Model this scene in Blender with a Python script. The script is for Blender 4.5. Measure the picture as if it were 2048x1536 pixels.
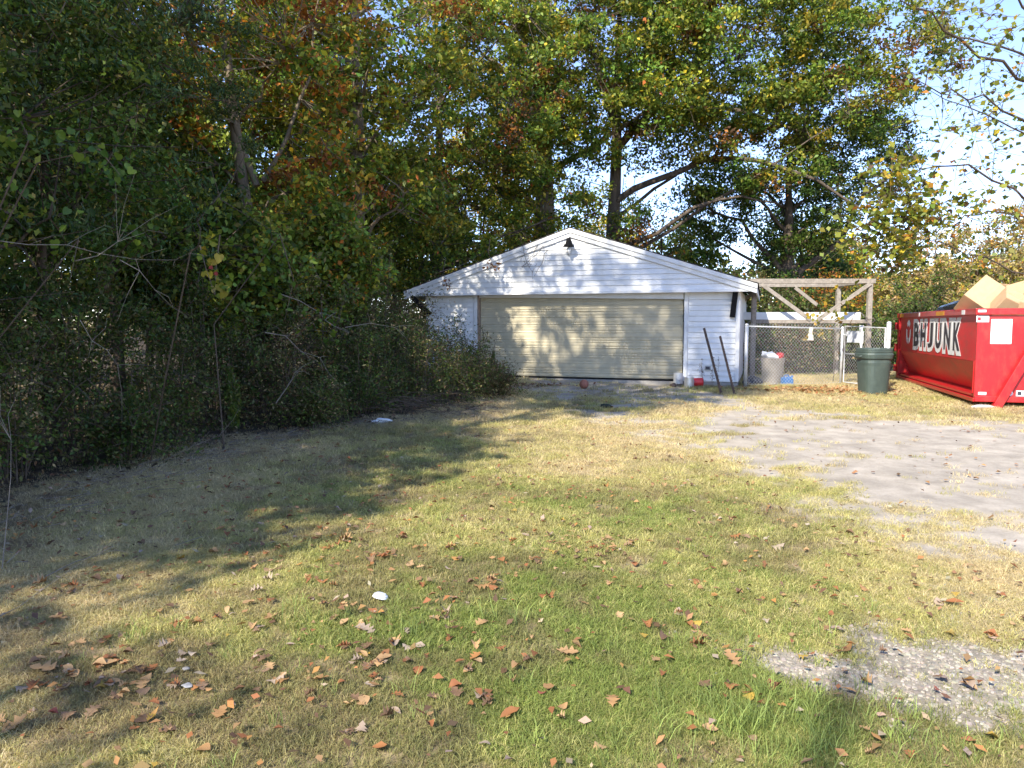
import bpy, math, random
import numpy as np
from mathutils import Vector, Matrix, Euler

for o in list(bpy.data.objects):
    bpy.data.objects.remove(o)
SC = bpy.context.scene
COL = SC.collection
R = math.radians

# ------------------------------------------------------------------ camera
F_PX, PITCH, CAM_Z = 1479.0, 4.56, 1.6          # focal length in photo pixels (2048 wide)
cd = bpy.data.cameras.new('camera'); cam = bpy.data.objects.new('camera', cd); COL.objects.link(cam)
cd.sensor_width = 36.0; cd.lens = F_PX / 2048 * 36.0; cd.clip_start = 0.05; cd.clip_end = 3000
cam.location = (0, 0, CAM_Z); cam.rotation_euler = (R(90 - PITCH), 0, 0)
SC.camera = cam

# ------------------------------------------------------------------ daylight
SUN_EL, SUN_AZ = 39.0, (-0.54, -0.84)            # horizontal direction from the scene to the sun
world = bpy.data.worlds.new('World'); SC.world = world; world.use_nodes = True
wn = world.node_tree.nodes; wl = world.node_tree.links
bg = wn['Background']; sky = wn.new('ShaderNodeTexSky'); sky.sky_type = 'NISHITA'; sky.sun_disc = False
sky.sun_elevation = R(SUN_EL); sky.sun_rotation = math.atan2(SUN_AZ[0], SUN_AZ[1])
sky.air_density = 1.0; sky.altitude = 2200; sky.dust_density = 0.15; sky.ozone_density = 2.6
tint = wn.new('ShaderNodeMixRGB'); tint.blend_type = 'MULTIPLY'; tint.inputs[0].default_value = 1.0; tint.inputs[2].default_value = (1.08, 0.97, 1.02, 1)
wl.new(sky.outputs[0], tint.inputs[1]); wl.new(tint.outputs[0], bg.inputs[0]); bg.inputs[1].default_value = 0.145
sd = bpy.data.lights.new('sun', 'SUN'); sd.energy = 3.4; sd.angle = R(0.6); sd.color = (1.0, 0.925, 0.79)
sun = bpy.data.objects.new('sun', sd); COL.objects.link(sun)
_h = Vector((SUN_AZ[0], SUN_AZ[1], 0)).normalized() * math.cos(R(SUN_EL)); _h.z = math.sin(R(SUN_EL))
sun.rotation_euler = _h.to_track_quat('Z', 'Y').to_euler()
SC.view_settings.view_transform = 'Standard'; SC.view_settings.look = 'None'
SC.view_settings.exposure = 1.5; SC.view_settings.gamma = 1.0
SC.view_settings.use_curve_mapping = False
SC.render.engine = 'CYCLES'
cy = SC.cycles
cy.max_bounces = 6; cy.diffuse_bounces = 3; cy.glossy_bounces = 2; cy.transmission_bounces = 4
cy.transparent_max_bounces = 6; cy.use_denoising = True; cy.caustics_reflective = False; cy.caustics_refractive = False

# ------------------------------------------------------------------ helpers
rng = np.random.default_rng(11); random.seed(5)

def sm(t):
    t = np.clip(t, 0, 1); return t * t * (3 - 2 * t)

def vnoise(x, y, s, seed=0):
    """smooth value noise in 0..1"""
    x = np.asarray(x, float) / s + 311.7 * (seed + 1); y = np.asarray(y, float) / s + 127.1 * (seed + 1)
    xi = np.floor(x).astype(np.int64); yi = np.floor(y).astype(np.int64)
    fx, fy = sm(x - xi), sm(y - yi)
    def h(a, b):
        n = (a * 374761393 + b * 668265263 + seed * 974634777) & 0x7fffffff
        n = ((n ^ (n >> 13)) * 1274126177) & 0x7fffffff
        return ((n ^ (n >> 16)) & 0xffff) / 65535.0
    return (h(xi, yi) * (1 - fx) + h(xi + 1, yi) * fx) * (1 - fy) + (h(xi, yi + 1) * (1 - fx) + h(xi + 1, yi + 1) * fx) * fy

def fnoise(x, y, s, seed=0, o=4):
    a, t, n = 1.0, 0.0, 0.0
    for k in range(o):
        t = t + a * vnoise(x, y, s / 2 ** k, seed + k * 7); n += a; a *= 0.55
    return t / n

def zg(x, y):
    """height of the ground"""
    x = np.asarray(x, float); y = np.asarray(y, float)
    z = 0.009 * np.clip(y, -30, 30)
    z = z + 0.07 * np.exp(-((x - 0.6) ** 2 / 9 + (y - 18.6) ** 2 / 5))
    z = z + 0.05 * (vnoise(x, y, 2.3, 3) - 0.5) * sm((np.hypot(x, y) - 1.0) / 4) + 0.02 * (vnoise(x, y, 0.6, 9) - 0.5)
    far = np.clip(np.hypot(x, y) - 45, 0, 200)
    return z + far * 0.012
def gz(x, y): return float(zg(x, y))

_t = R(PITCH); _fw = Vector((0, math.cos(_t), -math.sin(_t))); _up = Vector((0, math.sin(_t), math.cos(_t)))
def ray(px, py):
    return Vector((1, 0, 0)) * ((px - 1024) / F_PX) + _up * ((768 - py) / F_PX) + _fw
def at(px, py):
    """where the sight line through a photo pixel meets the ground"""
    d = ray(px, py); t = 1.6 / max(-d.z, 0.02)
    for _ in range(30):
        p = d * t; h = CAM_Z + p.z - gz(p.x, p.y); t += h / (-d.z + 0.009)
    p = d * t
    return Vector((p.x, p.y, gz(p.x, p.y)))
def atd(px, py, y):
    """the point on the sight line through a photo pixel at depth y"""
    d = ray(px, py); p = d * (y / d.y); return Vector((p.x, p.y, CAM_Z + p.z))

def in_poly(x, y, poly):
    x = np.asarray(x); y = np.asarray(y); ins = np.zeros(x.shape, bool); dist = np.full(x.shape, 1e9)
    n = len(poly)
    for i in range(n):
        x0, y0 = poly[i]; x1, y1 = poly[(i + 1) % n]
        c = ((y0 > y) != (y1 > y)) & (x < (x1 - x0) * (y - y0) / ((y1 - y0) + 1e-12) + x0)
        ins ^= c
        t = np.clip(((x - x0) * (x1 - x0) + (y - y0) * (y1 - y0)) / ((x1 - x0) ** 2 + (y1 - y0) ** 2), 0, 1)
        dist = np.minimum(dist, np.hypot(x - x0 - t * (x1 - x0), y - y0 - t * (y1 - y0)))
    return np.where(ins, dist, -dist)          # signed distance, positive inside

# ---- materials
MATS = {}
def mat(name, col, rough=0.7, var=0.15, scale=6.0, bump=0.0, bscale=None, metal=0.0, stain=None, stain_amt=0.0, stain_scale=1.5, stretch=None, coat=0.0, spec=0.5):
    m = bpy.data.materials.new(name); m.use_nodes = True
    N = m.node_tree.nodes; L = m.node_tree.links; b = N['Principled BSDF']
    b.inputs['Roughness'].default_value = rough; b.inputs['Metallic'].default_value = metal
    b.inputs['Coat Weight'].default_value = coat; b.inputs['Specular IOR Level'].default_value = spec
    g = N.new('ShaderNodeNewGeometry'); pos = g.outputs['Position']
    if stretch:
        mp = N.new('ShaderNodeMapping'); mp.inputs['Scale'].default_value = stretch; L.new(pos, mp.inputs[0]); pos = mp.outputs[0]
    nz = N.new('ShaderNodeTexNoise'); nz.inputs['Scale'].default_value = scale; nz.inputs['Detail'].default_value = 5; L.new(pos, nz.inputs['Vector'])
    rp = N.new('ShaderNodeValToRGB'); L.new(nz.outputs[0], rp.inputs[0])
    rp.color_ramp.elements[0].position = 0.3; rp.color_ramp.elements[1].position = 0.7
    rp.color_ramp.elements[0].color = [c * (1 - var) for c in col] + [1]; rp.color_ramp.elements[1].color = [min(1, c * (1 + var)) for c in col] + [1]
    out = rp.outputs[0]
    if stain:
        n2 = N.new('ShaderNodeTexNoise'); n2.inputs['Scale'].default_value = stain_scale; n2.inputs['Detail'].default_value = 7; n2.inputs['Roughness'].default_value = 0.65
        L.new(g.outputs['Position'] if not stretch else pos, n2.inputs['Vector'])
        r2 = N.new('ShaderNodeValToRGB'); r2.color_ramp.elements[0].position = 0.47; r2.color_ramp.elements[1].position = 0.72
        r2.color_ramp.elements[0].color = (0, 0, 0, 1); r2.color_ramp.elements[1].color = (stain_amt,) * 3 + (1,)
        L.new(n2.outputs[0], r2.inputs[0])
        mx = N.new('ShaderNodeMixRGB'); L.new(r2.outputs[0], mx.inputs[0]); L.new(out, mx.inputs[1]); mx.inputs[2].default_value = list(stain) + [1]; out = mx.outputs[0]
    L.new(out, b.inputs['Base Color'])
    if bump:
        n3 = N.new('ShaderNodeTexNoise'); n3.inputs['Scale'].default_value = bscale or scale * 3; n3.inputs['Detail'].default_value = 6; L.new(pos, n3.inputs['Vector'])
        bp = N.new('ShaderNodeBump'); bp.inputs['Strength'].default_value = bump; bp.inputs['Distance'].default_value = 0.02
        L.new(n3.outputs[0], bp.inputs['Height']); L.new(bp.outputs[0], b.inputs['Normal'])
    MATS[name] = m
    return m

def leaf_mat(name, rough=0.5, trans=0.3, instancer=False):
    m = bpy.data.materials.new(name); m.use_nodes = True
    N = m.node_tree.nodes; L = m.node_tree.links; b = N['Principled BSDF']; out = N['Material Output']
    b.inputs['Roughness'].default_value = rough; b.inputs['Specular IOR Level'].default_value = 0.35
    a = N.new('ShaderNodeAttribute'); a.attribute_name = 'tint' if instancer else 'Col'
    col = a.outputs['Color']
    if instancer:
        a.attribute_type = 'INSTANCER'
        s = N.new('ShaderNodeAttribute'); s.attribute_name = 'Col'
        mx = N.new('ShaderNodeMixRGB'); mx.blend_type = 'MULTIPLY'; mx.inputs[0].default_value = 1
        L.new(a.outputs['Color'], mx.inputs[1]); L.new(s.outputs['Color'], mx.inputs[2]); col = mx.outputs[0]
    L.new(col, b.inputs['Base Color'])
    if trans:
        t = N.new('ShaderNodeBsdfTranslucent'); L.new(col, t.inputs[0])
        g = N.new('ShaderNodeMixShader'); g.inputs[0].default_value = trans
        L.new(b.outputs[0], g.inputs[1]); L.new(t.outputs[0], g.inputs[2]); L.new(g.outputs[0], out.inputs['Surface'])
    MATS[name] = m
    return m

# ---- objects
def link(o, parent=None):
    COL.objects.link(o)
    if parent is not None: o.parent = parent
    return o
def tag(o, label=None, cat=None, group=None, kind=None):
    if label: o['label'] = label
    if cat: o['category'] = cat
    if group: o['group'] = group
    if kind: o['kind'] = kind
    return o
def empty(name, label, cat, loc=(0, 0, 0), rz=0.0, group=None):
    o = bpy.data.objects.new(name, None); o.location = loc; o.rotation_euler = (0, 0, rz); o.empty_display_size = 0.2
    link(o); return tag(o, label, cat, group)
def copy_tree(o, parent=None):
    c = o.copy(); COL.objects.link(c)
    if parent is not None: c.parent = parent
    for ch in list(o.children): copy_tree(ch, c)
    return c

class MB:
    def __init__(s): s.v = []; s.f = []; s.n = 0
    def add(s, v, f):
        v = [tuple(p) for p in v]
        s.f += [tuple(i + s.n for i in q) for q in f]; s.v += v; s.n += len(v); return s
    def box(s, c, d, m=None):
        x, y, z = d[0] / 2, d[1] / 2, d[2] / 2
        v = [Vector((a * x, b * y, e * z)) for e in (-1, 1) for a, b in ((-1, -1), (1, -1), (1, 1), (-1, 1))]
        if m is not None: v = [m @ p for p in v]
        c = Vector(c); return s.add([p + c for p in v], [(3, 2, 1, 0), (4, 5, 6, 7), (0, 1, 5, 4), (1, 2, 6, 5), (2, 3, 7, 6), (3, 0, 4, 7)])
    def bar(s, a, b, w, h, up=(0, 0, 1)):
        a, b = Vector(a), Vector(b); d = b - a; L = d.length; d.normalize()
        u = Vector(up); sd = d.cross(u)
        if sd.length < 1e-4: sd = d.cross(Vector((1, 0, 0)))
        sd.normalize(); u = sd.cross(d)
        m = Matrix((d, sd, u)).transposed()
        return s.box((a + b) / 2, (L, w, h), m)
    def tube(s, pts, rad, n=6, cap=True):
        pts = [Vector(p) for p in pts]
        if not hasattr(rad, '__len__'): rad = [rad] * len(pts)
        k = len(pts); v = []; ref = None
        for i, p in enumerate(pts):
            t = (pts[min(i + 1, k - 1)] - pts[max(i - 1, 0)]).normalized()
            if ref is None:
                ref = t.cross(Vector((0, 0, 1)) if abs(t.z) < 0.9 else Vector((1, 0, 0))).normalized()
            ref = (ref - t * ref.dot(t)).normalized(); b = t.cross(ref)
            for j in range(n):
                a = 2 * math.pi * j / n; v.append(p + (ref * math.cos(a) + b * math.sin(a)) * rad[i])
        f = [(i * n + j, i * n + (j + 1) % n, (i + 1) * n + (j + 1) % n, (i + 1) * n + j) for i in range(k - 1) for j in range(n)]
        if cap: f += [tuple(range(n - 1, -1, -1)), tuple((k - 1) * n + j for j in range(n))]
        return s.add(v, f)
    def lathe(s, prof, n=20, c=(0, 0, 0), cap=True):
        v = [(c[0] + r * math.cos(2 * math.pi * j / n), c[1] + r * math.sin(2 * math.pi * j / n), c[2] + z) for r, z in prof for j in range(n)]
        f = [(i * n + j, i * n + (j + 1) % n, (i + 1) * n + (j + 1) % n, (i + 1) * n + j) for i in range(len(prof) - 1) for j in range(n)]
        if cap: f += [tuple(range(n - 1, -1, -1)), tuple((len(prof) - 1) * n + j for j in range(n))]
        return s.add(v, f)
    def prism(s, poly, a, b, m=None):
        """poly of (u, w) swept along local y from a to b"""
        n = len(poly); v = [Vector((u, a, w)) for u, w in poly] + [Vector((u, b, w)) for u, w in poly]
        if m is not None: v = [m @ p for p in v]
        return s.add(v, [tuple(range(n)), tuple(range(2 * n - 1, n - 1, -1))] + [(i, i + n, (i + 1) % n + n, (i + 1) % n) for i in range(n)])
    def mesh(s, name, m, smooth=False):
        me = bpy.data.meshes.new(name); me.from_pydata(s.v, [], s.f); me.update()
        if m is not None: me.materials.append(m)
        if smooth: me.polygons.foreach_set('use_smooth', [True] * len(me.polygons))
        return me
    def build(s, name, m, parent=None, smooth=False, loc=None, bevel=0.0):
        o = bpy.data.objects.new(name, s.mesh(name, m, smooth)); link(o, parent)
        if loc is not None: o.location = loc
        if bevel:
            b = o.modifiers.new('bevel', 'BEVEL'); b.width = bevel; b.segments = 2; b.limit_method = 'ANGLE'; b.angle_limit = R(40)
        return o

def quads(name, V, m, cols=None, parent=None, k=4):
    """V (n*k,3): n loose k-gons, colour per face"""
    n = len(V) // k; me = bpy.data.meshes.new(name)
    me.vertices.add(n * k); me.vertices.foreach_set('co', np.ascontiguousarray(V, np.float32).ravel())
    me.loops.add(n * k); me.loops.foreach_set('vertex_index', np.arange(n * k, dtype=np.int32))
    me.polygons.add(n); me.polygons.foreach_set('loop_start', np.arange(0, n * k, k, dtype=np.int32))
    me.update(calc_edges=True)
    if cols is not None:
        a = me.attributes.new('Col', 'FLOAT_COLOR', 'POINT')
        c = np.ones((n * k, 4), np.float32); c[:, :3] = np.repeat(cols, k, 0); a.data.foreach_set('color', c.ravel())
    me.materials.append(m)
    return link(bpy.data.objects.new(name, me), parent)

def unit(a): return a / (np.linalg.norm(a, axis=1, keepdims=True) + 1e-9)
def leaf_quads(C, size, aspect=0.55, up=0.35, droop=0.25, var=0.3):
    n = len(C); L = size * (1 + var * rng.uniform(-1, 1, (n, 1)))
    nrm = unit(rng.normal(size=(n, 3)) + np.array([0, 0, up * 2.2]))
    ax = rng.normal(size=(n, 3)) + np.array([0, 0, -droop * 2]); ax = unit(ax - nrm * (ax * nrm).sum(1, keepdims=True))
    b = np.cross(nrm, ax); fold = nrm * L * 0.10 * rng.uniform(0.2, 1.6, (n, 1))
    W = L * aspect * rng.uniform(0.75, 1.15, (n, 1))
    V = np.empty((n, 4, 3))
    V[:, 0] = C - ax * L / 2; V[:, 1] = C + b * W / 2 + fold - ax * L * 0.05; V[:, 2] = C + ax * L / 2 - fold * 0.5; V[:, 3] = C - b * W / 2 + fold - ax * L * 0.05
    return V.reshape(-1, 3)
def palette(pal, n, spread=0.25):
    c = np.array([p[0] for p in pal]); w = np.array([p[1] for p in pal], float); w /= w.sum()
    i = rng.choice(len(pal), n, p=w)
    return c[i] * (1 + spread * rng.uniform(-1, 1, (n, 1))) * (1 + 0.10 * rng.uniform(-1, 1, (n, 3)))

GR = dict(dk=(0.036, 0.064, 0.013), md=(0.075, 0.118, 0.020), lt=(0.120, 0.160, 0.024), yg=(0.20, 0.205, 0.028), yl=(0.38, 0.27, 0.025),
          og=(0.36, 0.15, 0.025), rs=(0.24, 0.08, 0.03), br=(0.11, 0.065, 0.03), ce=(0.030, 0.055, 0.020), tan=(0.36, 0.27, 0.12), ol=(0.10, 0.10, 0.032))
def P(**k): return [(GR[a], w) for a, w in k.items()]
# ------------------------------------------------------------------ ground
def poly_at(pts): return [tuple(at(*p)[:2]) for p in pts]
PAD = poly_at([(1497, 822), (1629, 826), (1775, 841), (2048, 844)]) + [(16, 12.2), (16, 4.6)] + poly_at([(2048, 1108), (1921, 1086), (1815, 1040), (1700, 1015), (1715, 975), (1640, 940), (1556, 890), (1480, 880), (1440, 850)])
APRON = poly_at([(975, 752), (1385, 762), (1440, 790), (1540, 812), (1540, 850), (1400, 812), (1280, 800), (1190, 800), (1080, 790), (1000, 776)])
THIN = poly_at([(1080, 785), (1500, 800), (1640, 880), (1740, 960), (1860, 1060), (1700, 1050), (1560, 970), (1400, 900), (1230, 860), (1150, 820)])
GRAVEL = poly_at([(1690, 1300), (1760, 1275), (1880, 1265), (2048, 1300)]) + [(3.2, 3.3)] + poly_at([(2048, 1470), (1960, 1430), (1800, 1395), (1700, 1350)])
GRAVEL2 = poly_at([(1480, 1310), (1560, 1290), (1700, 1300), (1720, 1370), (1560, 1365)])
GRAVEL3 = poly_at([(1760, 1200), (1900, 1185), (2048, 1215), (2048, 1262), (1900, 1240)])
SOIL = poly_at([(40, 1330), (420, 1290), (640, 1285), (760, 1330), (740, 1430), (620, 1500), (60, 1500)])
EDGE = [(-4.9, -12), (-4.7, 3.0), (-4.5, 6.0), (-4.2, 8.0), (-3.6, 10.2), (-2.2, 11.3), (-1.3, 12.0), (-0.7, 14.5), (-0.5, 17.2), (-2.3, 19.8), (-1.0, 27), (5.5, 21.5), (9, 21.8), (13, 24), (20, 26), (60, 30), (60, 90), (-60, 90), (-60, -12)]

def fields(x, y):
    """shares of bare stone pad, gravel, soil, forest litter and lushness of the grass"""
    n1 = fnoise(x, y, 1.2, 21); n2 = fnoise(x, y, 0.35, 33); n3 = fnoise(x, y, 2.2, 41)
    n4 = fnoise(x, y * 1.6, 0.8, 63)
    pad = sm((in_poly(x, y, PAD) + (n1 - 0.5) * 1.5 + (n2 - 0.5) * 0.9 + 0.75) / 0.9)
    apr = sm((in_poly(x, y, APRON) + (n1 - 0.5) * 0.9 + (n2 - 0.5) * 0.6 + 0.15) / 0.5) * 0.85
    thin = sm((in_poly(x, y, THIN) + 0.5) / 0.8) * sm((n4 - 0.40) / 0.14) * 0.93
    pad = np.maximum(np.maximum(pad, apr), thin)
    tuft = sm((fnoise(x, y * 1.8, 0.7, 77, 4) - 0.62) / 0.08) * sm((1.5 - in_poly(x, y, PAD)) / 1.6)
    pad = pad * (1 - 0.8 * tuft)
    gr = in_poly(x, y, GRAVEL)
    gr = np.maximum(gr, in_poly(x, y, GRAVEL2) - 0.02); gr = np.maximum(gr, in_poly(x, y, GRAVEL3))
    grav = sm((gr + (n2 - 0.5) * 0.8 + (fnoise(x, y, 0.12, 5) - 0.5) * 0.6 + 0.10) / 0.30)
    soil = sm((in_poly(x, y, SOIL) + (n1 - 0.5) * 0.7 + (n2 - 0.5) * 0.8 - 0.05) / 0.25) * 0.8
    soil = np.maximum(soil, sm((n3 * 0.5 + n2 * 0.5 - 0.55) / 0.09) * 0.7)
    ed = in_poly(x, y, EDGE) + (n1 - 0.5) * 1.6
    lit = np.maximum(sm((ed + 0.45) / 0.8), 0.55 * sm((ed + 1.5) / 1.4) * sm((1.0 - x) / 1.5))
    lush = 0.19 + 1.5 * (n3 - 0.47) + 0.85 * np.exp(-((x - 0.35) ** 2 / 1.8 + (y - 3.7) ** 2 / 1.2)) + 0.45 * np.exp(-((x - 1.5) ** 2 / 1.2 + (y - 2.9) ** 2 / 0.25)) - 0.10 * sm((y - 7.0) / 4) - 0.2 * sm((-x - 1.6) / 1.5) + 0.3 * np.exp(-((x - 1.0) ** 2 / 3 + (y - 6.0) ** 2 / 1.5))
    lush = np.clip(lush, 0, 1)
    return pad, grav, soil, lit, lush

def grid_axis(a, b, st, far):
    core = np.arange(a, b + 1e-6, st); out = [st]
    ext = []; v = 0.0; s = st
    while v < far:
        s *= 1.35; v += s; ext.append(v)
    ext = np.array(ext)
    return np.concatenate([(core[0] - ext)[::-1], core, core[-1] + ext])
gx, gy = grid_axis(-7, 13, 0.07, 900), grid_axis(1.4, 22, 0.07, 900)
X, Y = np.meshgrid(gx, gy)
Z = zg(X, Y)
pad, grav, soil, lit, lush = fields(X, Y)
def rgb(c): return np.array(c)[None, None, :]
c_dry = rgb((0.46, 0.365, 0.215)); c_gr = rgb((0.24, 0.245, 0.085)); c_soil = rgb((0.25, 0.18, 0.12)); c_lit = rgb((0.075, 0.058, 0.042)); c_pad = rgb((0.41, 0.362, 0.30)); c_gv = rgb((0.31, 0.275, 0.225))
mixf = lambda a, b, t: a * (1 - t[..., None]) + b * t[..., None]
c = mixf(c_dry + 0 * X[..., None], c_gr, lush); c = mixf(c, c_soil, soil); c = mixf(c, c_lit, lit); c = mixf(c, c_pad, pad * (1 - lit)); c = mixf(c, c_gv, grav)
c = c * (0.80 + 0.4 * fnoise(X, Y, 0.3, 55))[..., None]
ny, nx = X.shape
idx = np.arange(ny * nx).reshape(ny, nx)
fq = np.stack([idx[:-1, :-1], idx[:-1, 1:], idx[1:, 1:], idx[1:, :-1]], -1).reshape(-1, 4)
me = bpy.data.meshes.new('ground'); me.vertices.add(ny * nx); me.vertices.foreach_set('co', np.stack([X, Y, Z], -1).astype(np.float32).ravel())
me.loops.add(fq.size); me.loops.foreach_set('vertex_index', fq.astype(np.int32).ravel())
me.polygons.add(len(fq)); me.polygons.foreach_set('loop_start', np.arange(0, fq.size, 4, dtype=np.int32)); me.update(calc_edges=True)
me.polygons.foreach_set('use_smooth', [True] * len(fq))
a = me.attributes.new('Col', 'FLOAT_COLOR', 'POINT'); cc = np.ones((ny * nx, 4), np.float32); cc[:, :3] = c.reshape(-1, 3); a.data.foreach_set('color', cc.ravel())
a = me.attributes.new('Pad', 'FLOAT', 'POINT'); a.data.foreach_set('value', np.maximum(pad, grav).astype(np.float32).ravel())
gm = bpy.data.materials.new('ground'); gm.use_nodes = True; N = gm.node_tree.nodes; L = gm.node_tree.links; b = N['Principled BSDF']
b.inputs['Roughness'].default_value = 0.95; b.inputs['Specular IOR Level'].default_value = 0.15
at_ = N.new('ShaderNodeAttribute'); at_.attribute_name = 'Col'; ap = N.new('ShaderNodeAttribute'); ap.attribute_name = 'Pad'
g = N.new('ShaderNodeNewGeometry')
n1 = N.new('ShaderNodeTexNoise'); n1.inputs['Scale'].default_value = 38; n1.inputs['Detail'].default_value = 6; n1.inputs['Roughness'].default_value = 0.7; L.new(g.outputs['Position'], n1.inputs['Vector'])
n2 = N.new('ShaderNodeTexNoise'); n2.inputs['Scale'].default_value = 3.1; n2.inputs['Detail'].default_value = 8; n2.inputs['Roughness'].default_value = 0.68; L.new(g.outputs['Position'], n2.inputs['Vector'])
r1 = N.new('ShaderNodeMapRange'); r1.inputs['From Min'].default_value = 0.3; r1.inputs['From Max'].default_value = 0.7; r1.inputs['To Min'].default_value = 0.55; r1.inputs['To Max'].default_value = 1.4; L.new(n1.outputs[0], r1.inputs[0])
r2 = N.new('ShaderNodeMapRange'); r2.inputs['From Min'].default_value = 0.3; r2.inputs['From Max'].default_value = 0.7; r2.inputs['To Min'].default_value = 0.72; r2.inputs['To Max'].default_value = 1.22; L.new(n2.outputs[0], r2.inputs[0])
lr = N.new('ShaderNodeMix'); lr.data_type = 'FLOAT'; L.new(ap.outputs['Fac'], lr.inputs[0]); L.new(r1.outputs[0], lr.inputs[2])
sc_ = N.new('ShaderNodeMapRange'); sc_.inputs['From Min'].default_value = 0.25; sc_.inputs['From Max'].default_value = 0.75; sc_.inputs['To Min'].default_value = 0.85; sc_.inputs['To Max'].default_value = 1.12; L.new(n1.outputs[0], sc_.inputs[0]); L.new(sc_.outputs[0], lr.inputs[3])
mu = N.new('ShaderNodeMath'); mu.operation = 'MULTIPLY'; L.new(lr.outputs[0], mu.inputs[0]); L.new(r2.outputs[0], mu.inputs[1])
mc = N.new('ShaderNodeVectorMath'); mc.operation = 'SCALE'; L.new(at_.outputs['Color'], mc.inputs[0]); L.new(mu.outputs[0], mc.inputs['Scale']); L.new(mc.outputs[0], b.inputs['Base Color'])
bp = N.new('ShaderNodeBump'); bp.inputs['Strength'].default_value = 0.55; bp.inputs['Distance'].default_value = 0.02; L.new(n1.outputs[0], bp.inputs['Height']); L.new(bp.outputs[0], b.inputs['Normal'])
me.materials.append(gm)
ground = link(bpy.data.objects.new('ground', me)); tag(ground, kind='structure')

# ------------------------------------------------------------------ materials of built things
M_white = mat('white_siding', (0.80, 0.80, 0.79), 0.55, 0.03, 3, stain=(0.50, 0.49, 0.43), stain_amt=0.5, stain_scale=1.4, stretch=(1, 1, 0.35))
M_trim = mat('white_trim', (0.78, 0.78, 0.77), 0.5, 0.04, 5, stain=(0.40, 0.38, 0.33), stain_amt=0.45, stain_scale=2.5)
M_door = mat('tan_door_metal', (0.53, 0.465, 0.315), 0.42, 0.05, 2, stain=(0.36, 0.335, 0.25), stain_amt=0.5, stain_scale=2.2, stretch=(1, 1, 0.3))
M_found = mat('foundation_block', (0.33, 0.31, 0.28), 0.9, 0.15, 12, bump=0.4)
M_roof = mat('roof_shingle', (0.07, 0.065, 0.06), 0.95, 0.3, 20, bump=0.6)
M_black = mat('black_metal', (0.010, 0.010, 0.011), 0.8, 0.2, 10, spec=0.15)
M_jamb = mat('bare_wood_jamb', (0.30, 0.22, 0.16), 0.8, 0.2, 12)
M_grayw = mat('weathered_wood', (0.30, 0.265, 0.225), 0.85, 0.22, 14, bump=0.3, stretch=(1, 1, 1), stain=(0.16, 0.135, 0.11), stain_amt=0.7, stain_scale=5)
M_galv = mat('galvanised_steel', (0.58, 0.59, 0.59), 0.45, 0.08, 20, metal=0.25)
M_red = mat('red_paint', (0.44, 0.011, 0.015), 0.38, 0.08, 2.0, stain=(0.33, 0.05, 0.035), stain_amt=0.75, stain_scale=5.5, coat=0.1, stretch=(1.6, 1.6, 0.7))
M_redworn = mat('scuffed_red_paint', (0.60, 0.018, 0.024), 0.5, 0.10, 3.0, stain=(0.20, 0.10, 0.055), stain_amt=0.5, stain_scale=4.2, coat=0.05, stretch=(0.5, 0.5, 1.0))
M_yel = mat('yellow_reflector', (0.62, 0.28, 0.02), 0.5, 0.1, 10)
M_paper = mat('white_vinyl', (0.82, 0.82, 0.82), 0.5, 0.02, 5)
M_ink = mat('dark_ink', (0.035, 0.032, 0.045), 0.5, 0.1, 5)
M_redink = mat('red_ink', (0.5, 0.03, 0.04), 0.5, 0.1, 5)
M_grayink = mat('grey_ink', (0.45, 0.45, 0.47), 0.6, 0.1, 5)
M_card = mat('cardboard', (0.50, 0.335, 0.19), 0.85, 0.07, 7)
M_bag = mat('black_plastic', (0.012, 0.012, 0.014), 0.25, 0.1, 5, bump=0.5, bscale=9)
M_blue = mat('blue_plastic', (0.04, 0.16, 0.42), 0.4, 0.1, 5)
M_orange = mat('orange_plastic', (0.60, 0.16, 0.02), 0.5, 0.1, 5)
M_bin = mat('green_bin_plastic', (0.055, 0.078, 0.068), 0.5, 0.10, 4, stain=(0.10, 0.13, 0.11), stain_amt=0.5, stain_scale=5)
M_beige = mat('taupe_plastic', (0.30, 0.265, 0.225), 0.6, 0.06, 4, stain=(0.2, 0.17, 0.14), stain_amt=0.5, stain_scale=5)
M_film = mat('white_film', (0.72, 0.74, 0.76), 0.35, 0.04, 5)
M_rust = mat('rusty_steel', (0.085, 0.055, 0.042), 0.7, 0.35, 25, bump=0.3)
M_ball = mat('terracotta_rubber', (0.30, 0.115, 0.075), 0.75, 0.12, 12, stain=(0.20, 0.11, 0.08), stain_amt=0.6, stain_scale=14)
M_tin = mat('tin_can', (0.60, 0.60, 0.60), 0.32, 0.08, 10, metal=0.7, stain=(0.7, 0.69, 0.66), stain_amt=0.9, stain_scale=9)
M_redpl = mat('red_plastic', (0.55, 0.025, 0.03), 0.4, 0.08, 8)
M_bark = mat('bark', (0.105, 0.082, 0.062), 0.95, 0.45, 9, bump=0.9, bscale=26, stretch=(1, 1, 0.28), spec=0.2)
M_barkl = mat('pale_bark', (0.20, 0.16, 0.115), 0.95, 0.32, 8, bump=0.8, bscale=24, stretch=(1, 1, 0.3), stain=(0.10, 0.085, 0.065), stain_amt=0.6, stain_scale=4, spec=0.2)
M_twig = mat('twig_bark', (0.105, 0.08, 0.06), 0.9, 0.3, 15, spec=0.2)
M_dead = mat('dead_twig', (0.24, 0.205, 0.17), 0.9, 0.2, 15, spec=0.2)
M_stone = mat('limestone', (0.46, 0.435, 0.40), 0.9, 0.25, 25, bump=0.3)
M_bulb = mat('bulb_glass', (0.72, 0.72, 0.70), 0.2, 0.03, 5)
M_leaf = leaf_mat('leaf', 0.5, 0.40)
M_needle = leaf_mat('needle', 0.6, 0.12)
M_litter = leaf_mat('dead_leaf', 0.75, 0.12)
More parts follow.
